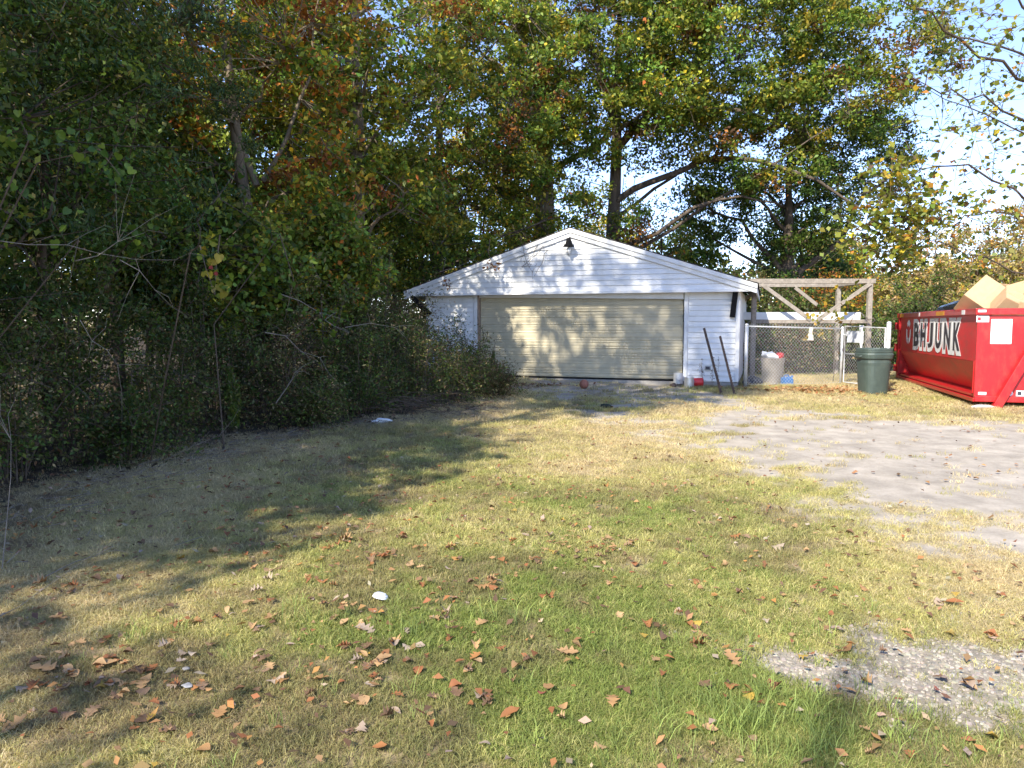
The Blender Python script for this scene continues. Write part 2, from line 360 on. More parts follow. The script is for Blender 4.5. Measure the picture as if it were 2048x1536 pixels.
M_blade = leaf_mat('grass_blade', 0.6, 0.42, True)

# ------------------------------------------------------------------ garage
GZ = 0.26
GA = math.atan2(-0.324, 0.946)
garage = empty('garage', 'white clapboard two-car garage with low gable roof and tan roll-up door', 'garage', (1.5, 18.5, GZ), GA)
HW, DEP, WALL = 4.0, 7.2, 2.16
DL, DR = -2.49, 2.71
fb = MB().box((0, DEP / 2, -0.14), (2 * HW - 0.04, DEP - 0.04, 0.26)); fb.build('foundation', M_found, garage)
w = MB()
w.box((-HW + 0.06, DEP / 2, WALL / 2), (0.1, DEP - 0.1, WALL)); w.box((HW - 0.06, DEP / 2, WALL / 2), (0.1, DEP - 0.1, WALL)); w.box((0, DEP - 0.06, WALL / 2), (2 * HW - 0.26, 0.1, WALL))
w.build('wall', M_white, garage)
fwl = MB(); fwl.box(((-HW + DL) / 2, 0.09, WALL / 2), (DL + HW - 0.05, 0.1, WALL)); fwl.box(((HW + DR) / 2, 0.09, WALL / 2), (HW - DR - 0.05, 0.1, WALL)); fwl.box(((DL + DR) / 2, 0.09, WALL - 0.05), (DR - DL, 0.1, 0.14))
fwl.build('front_wall', M_white, garage)
# clapboards: a wedge in section, thick lower edge
def clap(x0, x1, z, h, y, parent, xt0=None, xt1=None):
    xt0 = x0 if xt0 is None else xt0; xt1 = x1 if xt1 is None else xt1
    j = rng.uniform(-0.0025, 0.0025)
    v = [(x0, y - 0.025 + j, z), (x1, y - 0.025 + j, z), (x1, y, z), (x0, y, z), (xt0, y - 0.006, z + h), (xt1, y - 0.006, z + h), (xt1, y, z + h), (xt0, y, z + h)]
    return MB().add(v, [(0, 3, 2, 1), (4, 5, 6, 7), (0, 1, 5, 4), (1, 2, 6, 5), (2, 3, 7, 6), (3, 0, 4, 7)]).build('clapboard', M_white, parent)
CH = 0.128
for k in range(int(WALL / CH)):
    clap(-HW + 0.10, DL - 0.16, 0.02 + k * CH, CH - 0.009, 0.038, garage)
    clap(DR + 0.12, HW - 0.09, 0.02 + k * CH, CH - 0.009, 0.038, garage)
MB().box((-HW + 0.05, 0.025, WALL / 2 + 0.01), (0.10, 0.06, WALL - 0.02)).build('corner_board', M_trim, garage, bevel=0.004)
MB().box((HW - 0.045, 0.025, WALL / 2 + 0.01), (0.09, 0.06, WALL - 0.02)).build('corner_board', M_trim, garage, bevel=0.004)
MB().box((DL - 0.10, 0.022, WALL / 2), (0.10, 0.055, WALL - 0.03)).build('door_trim', M_trim, garage, bevel=0.004)
MB().box((DL - 0.022, 0.045, WALL / 2 - 0.02), (0.05, 0.10, WALL - 0.05)).build('door_jamb', M_jamb, garage)
MB().box((DR + 0.065, 0.022, WALL / 2), (0.09, 0.055, WALL - 0.03)).build('door_trim', M_trim, garage, bevel=0.004)
# header board hangs a little lower on the right
v = [(DL, 0.0, 2.06), (DR, 0.0, 1.955), (DR, 0.06, 1.955), (DL, 0.06, 2.06), (DL, 0.0, 2.17), (DR, 0.0, 2.17), (DR, 0.06, 2.17), (DL, 0.06, 2.17)]
MB().add(v, [(0, 3, 2, 1), (4, 5, 6, 7), (0, 1, 5, 4), (1, 2, 6, 5), (2, 3, 7, 6), (3, 0, 4, 7)]).build('door_header', M_trim, garage)
# ribbed door: curtain with narrow ribs between flat bands
door = MB().box(((DL + DR) / 2, 0.115, 1.03), (DR - DL - 0.02, 0.02, 2.06)).build('garage_door', M_door, garage); door.name = 'garage_door'
tag(door, 'tan corrugated metal roll-up door')
prof_z = 0.035; flip = 0
while prof_z < 2.04:
    hgt = (0.088, 0.062, 0.062, 0.118, 0.055)[flip % 5]; hgt = min(hgt, 2.06 - prof_z); flip += 1
    a0, a1 = DL + 0.012, DR - 0.012
    dent = rng.uniform(-0.003, 0.003); n = 14; mb = MB()
    xs = np.linspace(a0, a1, n); yy = 0.092 + dent + 0.007 * np.sin(xs * 1.7 + prof_z * 3) + 0.004 * rng.normal(size=n)
    rows = [(0.030, prof_z + 0.003), (0.004, prof_z + 0.014), (0.0, prof_z + hgt * 0.5), (0.004, prof_z + hgt - 0.012), (0.030, prof_z + hgt - 0.002)]
    V = [(xs[i], yy[i] + dy, z) for dy, z in rows for i in range(n)]
    mb.add(V, [(r * n + i, r * n + i + 1, (r + 1) * n + i + 1, (r + 1) * n + i) for r in range(4) for i in range(n - 1)])
    mb.build('door_slat', M_door, door)
    prof_z += hgt
MB().box(((DL + DR) / 2, 0.085, 0.018), (DR - DL - 0.02, 0.05, 0.032)).build('bottom_bar', M_black, door)
# gable, standing proud of the wall below
SL = 0.326
EX0, EX1 = -4.5, 4.36
GF = -0.22
def roof_z(x): return 3.635 - abs(x) * SL        # underside of the roof, local z
gb = MB().prism([(-4.2, 2.17), (4.2, 2.17), (4.2, 2.19), (0, roof_z(0) - 0.06), (-4.2, 2.19)], GF + 0.021, 0.055); gb.build('gable_wall', M_white, garage)
z = 2.165; k = 0
while z < 3.575:
    h = min(CH, 3.605 - z); xa = min((3.605 - z) / SL, 4.28); xb = max(0.02, (3.605 - z - h) / SL)
    clap(-xa, xa, z, h - 0.006, GF + 0.018, garage, -min(xb, 4.28), min(xb, 4.28)); z += h
MB().box((0, GF - 0.006, 2.135), (8.5, 0.045, 0.07)).build('gable_skirt_board', M_trim, garage, bevel=0.004)
MB().box((0, -0.085, 2.118), (8.4, 0.23, 0.02)).build('soffit', M_trim, garage)
roof = MB()
for sgn, ex in ((-1, EX0), (1, EX1)):
    xe = abs(ex)
    roof.prism([(0, 3.655), (sgn * xe, 3.655 - xe * SL), (sgn * xe, 3.695 - xe * SL), (0, 3.700)], GF - 0.06, DEP + 0.2)
roof = roof.build('roof', M_roof, garage)
for sgn, ex in ((-1, EX0), (1, EX1)):
    xe = abs(ex); n = 16
    for k in range(n):
        u0, u1 = xe * k / n, xe * (k + 1.12) / n
        u1 = min(u1, xe + 0.04)
        MB().prism([(sgn * u0, 3.703 - u0 * SL), (sgn * u1, 3.707 - u1 * SL), (sgn * u1, 3.723 - u1 * SL), (sgn * u0, 3.711 - u0 * SL)], GF - 0.085 + rng.uniform(-0.008, 0.008), DEP + 0.22).build('shingle_course', M_roof, roof)
for sgn, ex in ((-1, EX0), (1, EX1)):
    xe = abs(ex)
    MB().prism([(0, 3.480), (sgn * (xe), 3.480 - xe * SL), (sgn * (xe), 3.650 - xe * SL), (0, 3.650)], GF - 0.045, GF - 0.012).build('rake_board', M_trim, garage)
    MB().prism([(0, 3.590), (sgn * (xe + .01), 3.590 - xe * SL), (sgn * (xe + .01), 3.691 - xe * SL), (0, 3.691)], GF - 0.075, GF - 0.047).build('rake_trim', M_trim, garage)
    MB().box((sgn * (xe - 0.015), DEP / 2, 3.575 - xe * SL), (0.03, DEP + 0.2, 0.13)).build('eave_fascia', M_trim, garage)
# left: lifted flashing strip, dark downspout stubs at both corners
MB().bar((-4.30, GF - 0.05, 2.10), (-3.86, -0.03, 1.62), 0.10, 0.085, (0, 1, 0)).build('downspout', M_black, garage)
MB().bar((HW - 0.11, -0.075, 2.10), (HW - 0.17, -0.045, 1.52), 0.12, 0.07, (0, 1, 0)).build('downspout', M_black, garage)
MB().bar((-4.5, GF + 0.1, 2.16), (-4.02, GF + 0.1, 2.36), 0.15, 0.012).build('lifted_flashing', M_rust, garage, loc=(0, 0, 0.03))
MB().bar((-3.9, GF + 0.1, 2.41), (-3.5, GF + 0.1, 2.58), 0.15, 0.012).build('lifted_flashing', M_rust, garage, loc=(0, 0, 0.03))
# barn lamp under the peak
lamp = MB().lathe([(0.03, 0.17), (0.05, 0.165), (0.065, 0.10), (0.085, 0.03), (0.14, -0.025), (0.143, -0.037)], 20, (0, GF - 0.17, 3.27)).build('barn_lamp', M_black, garage, smooth=True)
MB().tube([(0, GF, 3.40), (0, GF - 0.09, 3.46), (0, GF - 0.17, 3.43)], 0.018, 8).build('lamp_arm', M_black, lamp)
MB().lathe([(0.012, 0.0), (0.045, -0.03), (0.05, -0.09), (0.035, -0.15), (0.012, -0.165)], 14, (0, GF - 0.17, 3.225)).build('bulb_jar', M_bulb, lamp, smooth=True)
# outlet box low on the right wall
ob = MB().box((3.30, -0.005, 0.33), (0.13, 0.035, 0.10)).build('outlet_box', mat('grey_box', (0.33, 0.34, 0.34), 0.5, 0.1), garage, bevel=0.006)
MB().box((3.30, -0.026, 0.33), (0.09, 0.008, 0.06)).build('cover_flap', MATS['dark_ink'], ob)
# ------------------------------------------------------------------ chain link fence and gate
def chain_mesh(L, H, z0=0.0, pitch=0.086, r=0.0021):
    """diamond mesh in the local xz plane"""
    mb = MB(); segs = []
    n = int((L + H) / pitch) + 1
    for k in range(n):
        for sgn in (1, -1):
            xa = k * pitch - (H if sgn > 0 else 0)
            a = [xa, 0.0]; b = [xa + sgn * H, H]
            # clip in x to 0..L
            def clipx(p, q):
                (x0, h0), (x1, h1) = p, q
                if x0 > x1: x0, h0, x1, h1 = x1, h1, x0, h0
                if x1 <= 0 or x0 >= L: return None
                if x0 < 0: h0 += (h1 - h0) * (0 - x0) / (x1 - x0); x0 = 0
                if x1 > L: h1 = h0 + (h1 - h0) * (L - x0) / (x1 - x0); x1 = L
                return (x0, h0), (x1, h1)
            c = clipx(a, b)
            if c and abs(c[0][0] - c[1][0]) > 0.01:
                segs.append((c, sgn))
    for ((x0, h0), (x1, h1)), sgn in segs:
        m = max(2, int(abs(x1 - x0) / (pitch)) + 1)
        pts = [(x0 + (x1 - x0) * i / (m - 1), 0.004 * sgn * (1 if i % 2 else -1), z0 + h0 + (h1 - h0) * i / (m - 1)) for i in range(m)]
        mb.tube(pts, r, 3, cap=False)
    return mb
def post(mb, x, y, z0, h, r):
    mb.tube([(x, y, z0), (x, y, z0 + h - 0.03)], r, 12)
    mb.lathe([(r * 1.06, 0), (r * 1.08, 0.012), (r * 0.9, 0.035), (r * 0.45, 0.05)], 12, (x, y, z0 + h - 0.035))
FA, FG, FP = Vector((5.46, 17.25)), Vector((8.0, 17.95)), Vector((8.36, 16.45))
za = gz(*FA)
fence = empty('chain_link_fence', 'silver chain link fence between the garage corner and the ajar gate', 'fence', (FA.x, FA.y, za), math.atan2(FG.y - FA.y, FG.x - FA.x))
FL = (FG - FA).length
p = MB(); post(p, 0, 0, 0, 1.47, 0.042); p.build('fence_post', M_galv, fence, smooth=True)
p = MB(); post(p, FL, 0, 0, 1.40, 0.032); p.build('fence_post', M_galv, fence, smooth=True)
MB().tube([(0, 0, 1.42), (FL, 0, 1.36)], 0.017, 8).build('top_rail', M_galv, fence, smooth=True)
cm = chain_mesh(FL - 0.06, 1.44, 0.04).build('chain_link_mesh', M_galv, fence, loc=(0.03, -0.02, 0)); tag(cm, kind='stuff')
MB().tube([(0, -0.02, 0.06), (FL, -0.02, 0.05)], 0.003, 4).build('tension_wire', M_galv, fence)
gate = empty('chain_link_gate', 'chain link gate standing ajar behind the green trash bin', 'gate', (FP.x, FP.y, gz(*FP)), math.atan2(FG.y - FP.y, FG.x - FP.x))
GL = (FG - FP).length - 0.10
p = MB(); post(p, 0, 0, -0.05, 1.56, 0.048); p.build('gate_post', M_galv, gate, smooth=True)
MB().tube([(0.10, 0, 0.07), (0.10, 0, 1.38), (GL, 0, 1.42), (GL, 0, 0.07), (0.10, 0, 0.07)], 0.018, 8).build('gate_frame', M_galv, gate, smooth=True)
MB().tube([(0.10, 0, 0.76), (GL, 0, 0.76)], 0.015, 8).build('middle_rail', M_galv, gate, smooth=True)
cm = chain_mesh(GL - 0.12, 1.34, 0.06).build('chain_link_mesh', M_galv, gate, loc=(0.10, 0.02, 0)); tag(cm, kind='stuff')
for zz in (0.30, 1.15):
    MB().tube([(0.0, 0, zz - 0.03), (0.0, 0, zz + 0.03)], 0.055, 12).tube([(0.05, 0, zz), (0.12, 0, zz)], 0.014, 6).build('hinge', M_galv, gate)
lt = MB().box((GL + 0.04, 0, 1.22), (0.12, 0.02, 0.03)).tube([(GL - 0.04, -0.03, 1.18), (GL - 0.02, -0.05, 1.28)], 0.022, 6); lt.build('latch', M_film, gate)
def on_gate(t, z, off=-0.03):
    d = (FG - FP).normalized(); nrm = Vector((d.y, -d.x)) if (Vector((d.y, -d.x)).y < 0) else Vector((-d.y, d.x))
    p = FP + d * t + nrm * abs(off); return Vector((p.x, p.y, gz(*FP) + z))
GRZ = math.atan2(FG.y - FP.y, FG.x - FP.x)
plate = MB().box((0, 0, 0), (0.56, 0.012, 0.28)).box((0, -0.004, 0.13), (0.56, 0.02, 0.02)).build('sign_plate', mat('pale_grey_metal', (0.55, 0.57, 0.60), 0.5, 0.05), bevel=0.004)
plate.location = on_gate(1.02, 1.17, 0.05); plate.rotation_euler = (0, 0, GRZ); tag(plate, 'blank pale grey metal plate hung on the upper half of the chain link gate', 'plate')
rag = MB(); xs = [0, .012, -.006, .01, -.012, .0]; pts = [(xs[i], 0, 0.22 - 0.115 * i) for i in range(6)]
V = []; 
for i, (x, y, z) in enumerate(pts):
    for s in (-1, 1): V.append((x + s * (0.055 - 0.004 * i), 0.012 * math.sin(i * 2.1 + s), z))
V += [(x, y + 0.012, z) for x, y, z in V]
q = [(2 * i, 2 * i + 1, 2 * i + 3, 2 * i + 2) for i in range(5)]; q += [tuple(12 + j for j in reversed(f)) for f in q]
q += [(2 * i, 2 * i + 2, 12 + 2 * i + 2, 12 + 2 * i) for i in range(5)] + [(2 * i + 3, 2 * i + 1, 12 + 2 * i + 1, 12 + 2 * i + 3) for i in range(5)]
strip = rag.add(V, q).build('cloth_strip', M_paper); strip.location = on_gate(0.78, 1.22, 0.07); strip.rotation_euler = (0, 0, GRZ)
tag(strip, 'long white cloth strip hanging over the top of the gate beside the grey plate', 'cloth')
rg2 = MB(); n = 7; V = []
for i in range(n):
    w = 0.04 + 0.035 * (i / (n - 1)) ** 2
    for s in (-1, 1): V.append((s * w + 0.012 * math.sin(i * 1.7), 0.015 * math.cos(i * 2.3 + s), -0.05 * i))
rg2.add(V + [(x, y + .01, z) for x, y, z in V], [(2 * i, 2 * i + 1, 2 * i + 3, 2 * i + 2) for i in range(n - 1)] + [(14 + 2 * i + 2, 14 + 2 * i + 3, 14 + 2 * i + 1, 14 + 2 * i) for i in range(n - 1)])
rago = rg2.build('rag', mat('pale_rag', (0.62, 0.58, 0.47), 0.85, 0.12)); dd = (FG - FA).normalized(); q_ = FA + dd * 1.72
rago.location = (q_.x, q_.y - 0.05, gz(*q_) + 1.38); tag(rago, 'small pale rag tied to the top rail of the chain link fence', 'rag')

# ------------------------------------------------------------------ bins and cans by the fence
def bin_(name, label, loc, H, rb, rt, m, square=0.0, rz=0.0):
    o = empty(name, label, 'trash can', loc, rz)
    n = 36
    def ring(r, z):
        v = []
        for j in range(n):
            a = 2 * math.pi * j / n; c_, s_ = math.cos(a), math.sin(a)
            k = (abs(c_) ** (2 + 6 * square) + abs(s_) ** (2 + 6 * square)) ** (-1 / (2 + 6 * square))
            v.append((r * c_ * k, r * s_ * k, z))
        return v
    def loft(rows, name, m_):
        V = [p for r, z in rows for p in ring(r, z)]
        Fq = [(i * n + j, i * n + (j + 1) % n, (i + 1) * n + (j + 1) % n, (i + 1) * n + j) for i in range(len(rows) - 1) for j in range(n)]
        Fq.append(tuple(range(n - 1, -1, -1)))
        return MB().add(V, Fq).build(name, m_, o, smooth=False)
    return o, loft
o, loft = bin_('trash_bin', 'dark green plastic trash bin standing in front of the gate post', tuple(at(1745, 787)), 0.93, 0.24, 0.30, M_bin, 0.25, 0.1)
loft([(0.235, 0.0), (0.245, 0.02), (0.285, 0.60), (0.288, 0.62), (0.292, 0.66), (0.286, 0.70), (0.287, 0.73), (0.315, 0.75), (0.327, 0.83), (0.315, 0.86), (0.302, 0.87), (0.29, 0.86), (0.27, 0.80), (0.25, 0.2)], 'body', M_bin)
loft([(0.300, 0.872), (0.312, 0.875), (0.314, 0.905), (0.306, 0.915), (0.312, 0.922), (0.31, 0.955), (0.296, 0.96), (0.285, 0.93), (0.28, 0.874)], 'rim', M_bin)
for s in (-1, 1):
    MB().tube([(s * 0.318, -0.08, 0.80), (s * 0.355, -0.07, 0.79), (s * 0.355, 0.07, 0.79), (s * 0.318, 0.08, 0.80)], 0.014, 8).build('handle', M_bin, o)
ct = at(1546, 768); ct.y = max(ct.y, 17.95); ct.x = (1546 - 1024) / F_PX * ct.y; ct.z = gz(ct.x, ct.y)
o, loft = bin_('trash_can', 'round taupe plastic can behind the fence heaped with white bag', tuple(ct), 0.62, 0.25, 0.27, M_beige)
loft([(0.235, 0.0), (0.245, 0.02), (0.262, 0.52), (0.275, 0.525), (0.278, 0.60), (0.268, 0.61), (0.255, 0.60), (0.24, 0.1)], 'body', M_beige)
loft([(0.276, 0.605), (0.286, 0.61), (0.286, 0.64), (0.274, 0.645), (0.262, 0.62)], 'rim', M_beige)
def lump(name, size, m, seed, amp=0.25, sub=3):
    import bmesh
    bm = bmesh.new(); bmesh.ops.create_icosphere(bm, subdivisions=sub, radius=1.0)
    r = np.random.default_rng(seed); k = r.normal(size=(9, 3)) * 2.6; ph = r.uniform(0, 6.28, 9)
    for v in bm.verts:
        p = np.array(v.co); d = sum(np.sin(k[i] @ p + ph[i]) for i in range(9)) / 9
        v.co = v.co * (1 + amp * d * 2); v.co = Vector((v.co.x * size[0], v.co.y * size[1], v.co.z * size[2]))
    me = bpy.data.meshes.new(name); bm.to_mesh(me); bm.free(); me.materials.append(m)
    me.polygons.foreach_set('use_smooth', [amp < 0.2] * len(me.polygons))
    return link(bpy.data.objects.new(name, me))
b_ = lump('plastic_bag', (0.20, 0.15, 0.10), M_film, 3, 0.35); b_.location = ct + Vector((-0.09, 0, 0.70)); b_.rotation_euler = (0, 0.25, 0); tag(b_, 'crumpled white plastic bag heaped on the taupe can', 'bag')
b_ = lump('red_container', (0.09, 0.08, 0.08), M_redpl, 8, 0.22); b_.location = ct + Vector((0.16, -0.02, 0.70)); tag(b_, 'crumpled red container lying on the taupe can beside the bag', 'container')
# blue jug in front of the can
jl = at(1571, 768); jl = Vector((jl.x, max(jl.y, 17.5), 0)); jl.x = (1571 - 1024) / F_PX * jl.y; jl.z = gz(jl.x, jl.y)
jug = empty('blue_jug', 'bright blue plastic jug on the ground beside the taupe can', 'jug', (6.62, 17.75, gz(6.62, 17.75)), 0.3)
MB().prism([(-0.12, 0), (0.12, 0), (0.13, 0.02), (0.13, 0.15), (0.06, 0.21), (-0.13, 0.19), (-0.13, 0.02)], -0.08, 0.08).build('body', M_blue, jug, bevel=0.015)
MB().tube([(0.06, 0, 0.20), (0.02, 0, 0.25), (-0.07, 0, 0.245), (-0.10, 0, 0.19)], 0.016, 8).build('handle', M_blue, jug)
MB().tube([(0.10, 0, 0.17), (0.155, 0, 0.22)], 0.028, 10).build('spout', M_blue, jug)
b_ = lump('dark_bag', (0.22, 0.18, 0.13), mat('navy_plastic', (0.02, 0.028, 0.05), 0.4, 0.2), 5, 0.3); b_.location = (5.85, 17.9, gz(5.85, 17.9) + 0.08); tag(b_, 'dark crumpled bag on the ground behind the fence by the garage corner', 'bag')

# cans at the foot of the right wall
def can(name, label, loc, r, h, m, tilt=None, bail=True):
    o = empty(name, label, 'can', loc); o.rotation_euler = tilt or (0, 0, 0)
    MB().lathe([(r * 0.96, 0), (r, 0.006), (r * 0.98, 0.014), (r * 0.98, h - 0.014), (r * 1.03, h - 0.008), (r * 1.03, h), (r * 0.88, h), (r * 0.86, h - 0.02), (r * .8, 0.02)], 24).build('body', m, o, smooth=False)
    if bail: MB().tube([(-r, 0, h * .75), (-r * .8, -r * .7, h * .5), (0, -r * 1.15, h * .35), (r * .8, -r * .7, h * .5), (r, 0, h * .75)], 0.004, 6).build('bail_handle', M_galv, o)
    return o
c1 = at(1383, 778)
can('paint_can', 'dented silver paint can by the corner of the garage door', (c1.x, c1.y + 0.25, gz(c1.x, c1.y)), 0.115, 0.25, M_tin)
can('paint_can', 'grey paint can standing behind the dented silver one at the door trim', (c1.x - 0.17, c1.y + 0.62, gz(c1.x, c1.y + .6) + 0.06), 0.11, 0.25, M_galv)
rc = can('red_can', 'red plastic can lying on its side beside the silver paint can', (c1.x + 0.14, c1.y + 0.45, gz(c1.x, c1.y) + 0.12), 0.10, 0.22, M_redpl, (0, R(88), R(-8)), False)
MB().lathe([(0.10, 0.215), (0.105, 0.22), (0.07, 0.235), (0.02, 0.24)], 24).build('lid', M_redpl, rc, smooth=True)
rb = lump('rusty_lump', (0.07, 0.06, 0.055), M_rust, 12, 0.2); rb.location = (c1.x - 0.33, c1.y + 0.4, gz(c1.x, c1.y) + 0.05); tag(rb, 'small dark rusty lump on the ground left of the paint cans', 'scrap')
# ball
bp_ = at(1168, 777)
ball = MB(); n = 24
ball.lathe([(0.105 * math.sin(math.pi * k / 16), -0.105 * math.cos(math.pi * k / 16)) for k in range(1, 16)], n); ball = ball.build('ball', M_ball, None, smooth=True)
ball.location = (bp_.x, bp_.y, gz(bp_.x, bp_.y) + 0.10); tag(ball, 'worn terracotta red ball lying on the apron before the garage door', 'ball')
dk = lump('dark_clod', (0.10, 0.08, 0.045), mat('dark_clod', (0.02, 0.025, 0.015), 0.9, 0.3), 22, 0.3); q_ = at(1212, 816); dk.location = q_ + Vector((0, 0, 0.03)); tag(dk, 'small dark clod on the ground in front of the ball', 'clod')
hc = lump('black_hose_cap', (0.07, 0.06, 0.06), M_black, 4, 0.2); q_ = at(1015, 752); hc.location = (0.35 - 0.45, 18.75, gz(-0.1, 18.75) + 0.08); tag(hc, 'small black lump at the bottom left of the garage door', 'scrap')

# two metal fence posts leaning, driven in the ground
def tpost(label, base, top, w):
    o = empty('metal_post', label, 'metal post', tuple(base), 0.0, 'steel posts leaning before the right garage wall')
    d = Vector(top) - Vector(base)
    MB().bar((0, 0, -0.05), tuple(d), w, 0.012, (0, 1, 0)).bar((0, 0.012, -0.05), tuple(Vector(d) + Vector((0, 0.012, 0))), 0.012, 0.03, (0, 1, 0)).build('bar', M_rust, o)
    nn = 22; mb = MB(); u = d.normalized()
    for k in range(nn):
        q = d * ((k + 1.0) / (nn + 1)); mb.box(q + Vector((0, -0.012, 0)), (w * 0.8, 0.016, 0.018))
    tag(mb.build('studs', M_rust, o), kind='stuff')
p1 = at(1444, 788); t1 = atd(1408, 656, p1.y + 0.12); tpost('taller dark steel post leaning left in front of the white wall', p1, t1, 0.05)
p2_ = at(1471, 792); t2 = atd(1440, 672, p2_.y + 0.15); tpost('shorter rusty steel post leaning left nearest the fence', p2_, t2, 0.045)

# ------------------------------------------------------------------ weathered wooden frame behind the fence
frame = empty('wooden_frame', 'weathered grey timber frame with diagonal braces behind the chain link fence', 'frame', (6.35, 19.7, gz(6.35, 19.7)))
W_, H_ = 3.18, 2.62; MZ = 1.66
def beam(name, a, b, w=0.10, h=0.10, up=(0, 1, 0)): return MB().bar(a, b, w, h, up).build(name, M_grayw, frame, bevel=0.006)
for y in (0, 1.9):
    hh = H_ - 0.0
    beam('post', (0.06, y, 0), (0.06, y, hh - 0.10), 0.11, 0.11); beam('post', (W_ - 0.06, y, 0), (W_ - 0.06, y, hh - 0.10), 0.115, 0.115)
    beam('top_beam', (-0.06, y - 0.01, hh - 0.04), (W_ + 0.06, y - 0.01, hh - 0.04), 0.12, 0.115)
    beam('lower_beam', (0.12, y, 1.52), (W_ - 0.12, y, 1.52), 0.10, 0.12)
beam('brace', (0.22, -0.075, H_ - 0.12), (W_ / 2 - 0.05, -0.075, 1.56), 0.10, 0.035, (0, 1, 0)); beam('brace', (W_ - 0.08, -0.075, H_ - 0.10), (W_ / 2 + 0.14, -0.075, 1.56), 0.10, 0.035, (0, 1, 0))
beam('brace', (0.80, 1.82, H_ - 0.12), (0.12, 1.82, 1.95), 0.10, 0.035); beam('brace', (W_ - 1.35, 1.82, H_ - 0.12), (W_ - 0.7, 1.82, 2.0), 0.10, 0.035)
for x in (0.06, W_ - 0.06): beam('side_beam', (x, 0.07, H_ - 0.04), (x, 1.83, H_ - 0.04), 0.10, 0.10, (0, 0, 1))
lb = MB().box((0, 0, 0), (3.5, 0.06, 0.19)).box((0, 0.03, 0.10), (3.5, 0.10, 0.02)).build('long_board', M_film, None, bevel=0.01); lb.location = (7.65, 19.7 + 0.35, gz(7.6, 20) + 1.68); tag(lb, 'long white board lying across the lower beams of the wooden frame', 'board')
st = MB().tube([tuple(atd(1738, 640, 18.6)), tuple(atd(1746, 636, 18.6)), tuple(atd(1750, 641, 18.6)), tuple(atd(1745, 645, 18.6))], 0.012, 6).tube([tuple(atd(1738, 640, 18.6)), tuple(atd(1728, 632, 18.6)), tuple(atd(1722, 626, 18.9))], 0.014, 6).build('hooked_stick', M_dead); tag(st, 'bleached stick with a curled tip beside the right post of the wooden frame', 'stick')

# ------------------------------------------------------------------ red roll-off dumpster
DN = Vector((8.33, 13.3)); DA = math.atan2(-0.28, 0.96); DZ = gz(8.33, 13.3)
dump = empty('dumpster', 'red roll-off dumpster with dark lettering, heaped with cardboard boxes', 'dumpster', (DN.x, DN.y, DZ), DA)
DL_, DW, DT = 6.46, 2.44, 1.775
zb = 0.09
# long side: upper panel, inward sloping lower panel
th = 0.04
sp = MB().prism([(0.03, 0.82), (0.03 + th, 0.82), (0.03 + th, 1.66), (0.03, 1.66)], 0.10, DL_ - 0.16); sp.build('side_panel', M_redworn, dump)
MB().prism([(0.30, 0.23), (0.34, 0.23), (0.07, 0.815), (0.03, 0.815)], 0.10, DL_ - 0.16).build('sloping_panel', M_redworn, dump)
MB().prism([(DW - 0.06, 0.2), (DW - 0.02, 0.2), (DW - 0.02, 1.66), (DW - 0.06, 1.66)], 0.10, DL_ - 0.16).build('side_panel', M_red, dump)
for x, nm in ((-0.015, 'top_rail'), (DW - 0.085, 'top_rail')):
    MB().box((x + 0.06, DL_ / 2, DT - 0.06), (0.13, DL_, 0.12)).build(nm, M_red, dump, bevel=0.012)
# flanges at the foot
MB().box((0.12, DL_ / 2, zb + 0.035), (0.24, DL_ - 0.02, 0.07)).build('bottom_flange', M_red, dump, bevel=0.008)
MB().box((0.16, DL_ / 2, zb + 0.11), (0.24, DL_ - 0.10, 0.05)).build('bottom_flange', M_red, dump, bevel=0.008)
MB().box((DW - 0.10, DL_ / 2, zb + 0.05), (0.2, DL_ - 0.02, 0.10)).build('bottom_flange', M_red, dump)
MB().box((DW / 2, DL_ / 2, 0.22), (DW - 0.5, DL_ - 0.2, 0.05)).build('floor', M_red, dump)
# near end wall: flat plate down to the floor, with leaning rib
MB().prism([(0.02, zb), (DW - 0.02, zb), (DW - 0.02, DT - 0.125), (0.02, DT - 0.125)], 0.03, 0.085).build('end_panel', M_red, dump, bevel=0.006)
MB().box((DW / 2, 0.035, DT - 0.06), (DW - 0.02, 0.11, 0.115)).build('end_rail', M_red, dump, bevel=0.012)
MB().box((DW / 2, 0.01, zb + 0.06), (DW - 0.04, 0.07, 0.10)).build('end_sill', M_red, dump, bevel=0.008)
rib = MB().add([(0.28, -0.09, 0.0), (0.44, -0.09, 0.0), (1.22, -0.09, DT - 0.13), (1.06, -0.09, DT - 0.13), (0.28, 0.032, 0.0), (0.44, 0.032, 0.0), (1.22, 0.032, DT - 0.13), (1.06, 0.032, DT - 0.13)], [(0, 1, 2, 3), (7, 6, 5, 4), (0, 4, 5, 1), (1, 5, 6, 2), (2, 6, 7, 3), (3, 7, 4, 0)]).build('rib', M_red, dump, bevel=0.008)
rib2 = MB().add([(DW - 0.44, -0.09, 0.0), (DW - 0.28, -0.09, 0.0), (DW - 0.28, -0.09, 0.9), (DW - 0.44, -0.09, 0.9), (DW - 0.44, 0.032, 0.0), (DW - 0.28, 0.032, 0.0), (DW - 0.28, 0.032, 0.9), (DW - 0.44, 0.032, 0.9)], [(0, 1, 2, 3), (7, 6, 5, 4), (0, 4, 5, 1), (1, 5, 6, 2), (2, 6, 7, 3), (3, 7, 4, 0)]).build('rib', M_red, dump, bevel=0.008)
MB().prism([(0.02, zb), (DW - 0.02, zb), (DW - 0.02, DT - 0.12), (0.02, DT - 0.12)], DL_ - 0.12, DL_ - 0.06).build('end_panel', M_red, dump)
MB().box((0.07, DL_ - 0.11, (zb + DT - 0.12) / 2), (0.15, 0.18, DT - 0.22 - zb + 0.1)).build('corner_post', M_red, dump, bevel=0.008)
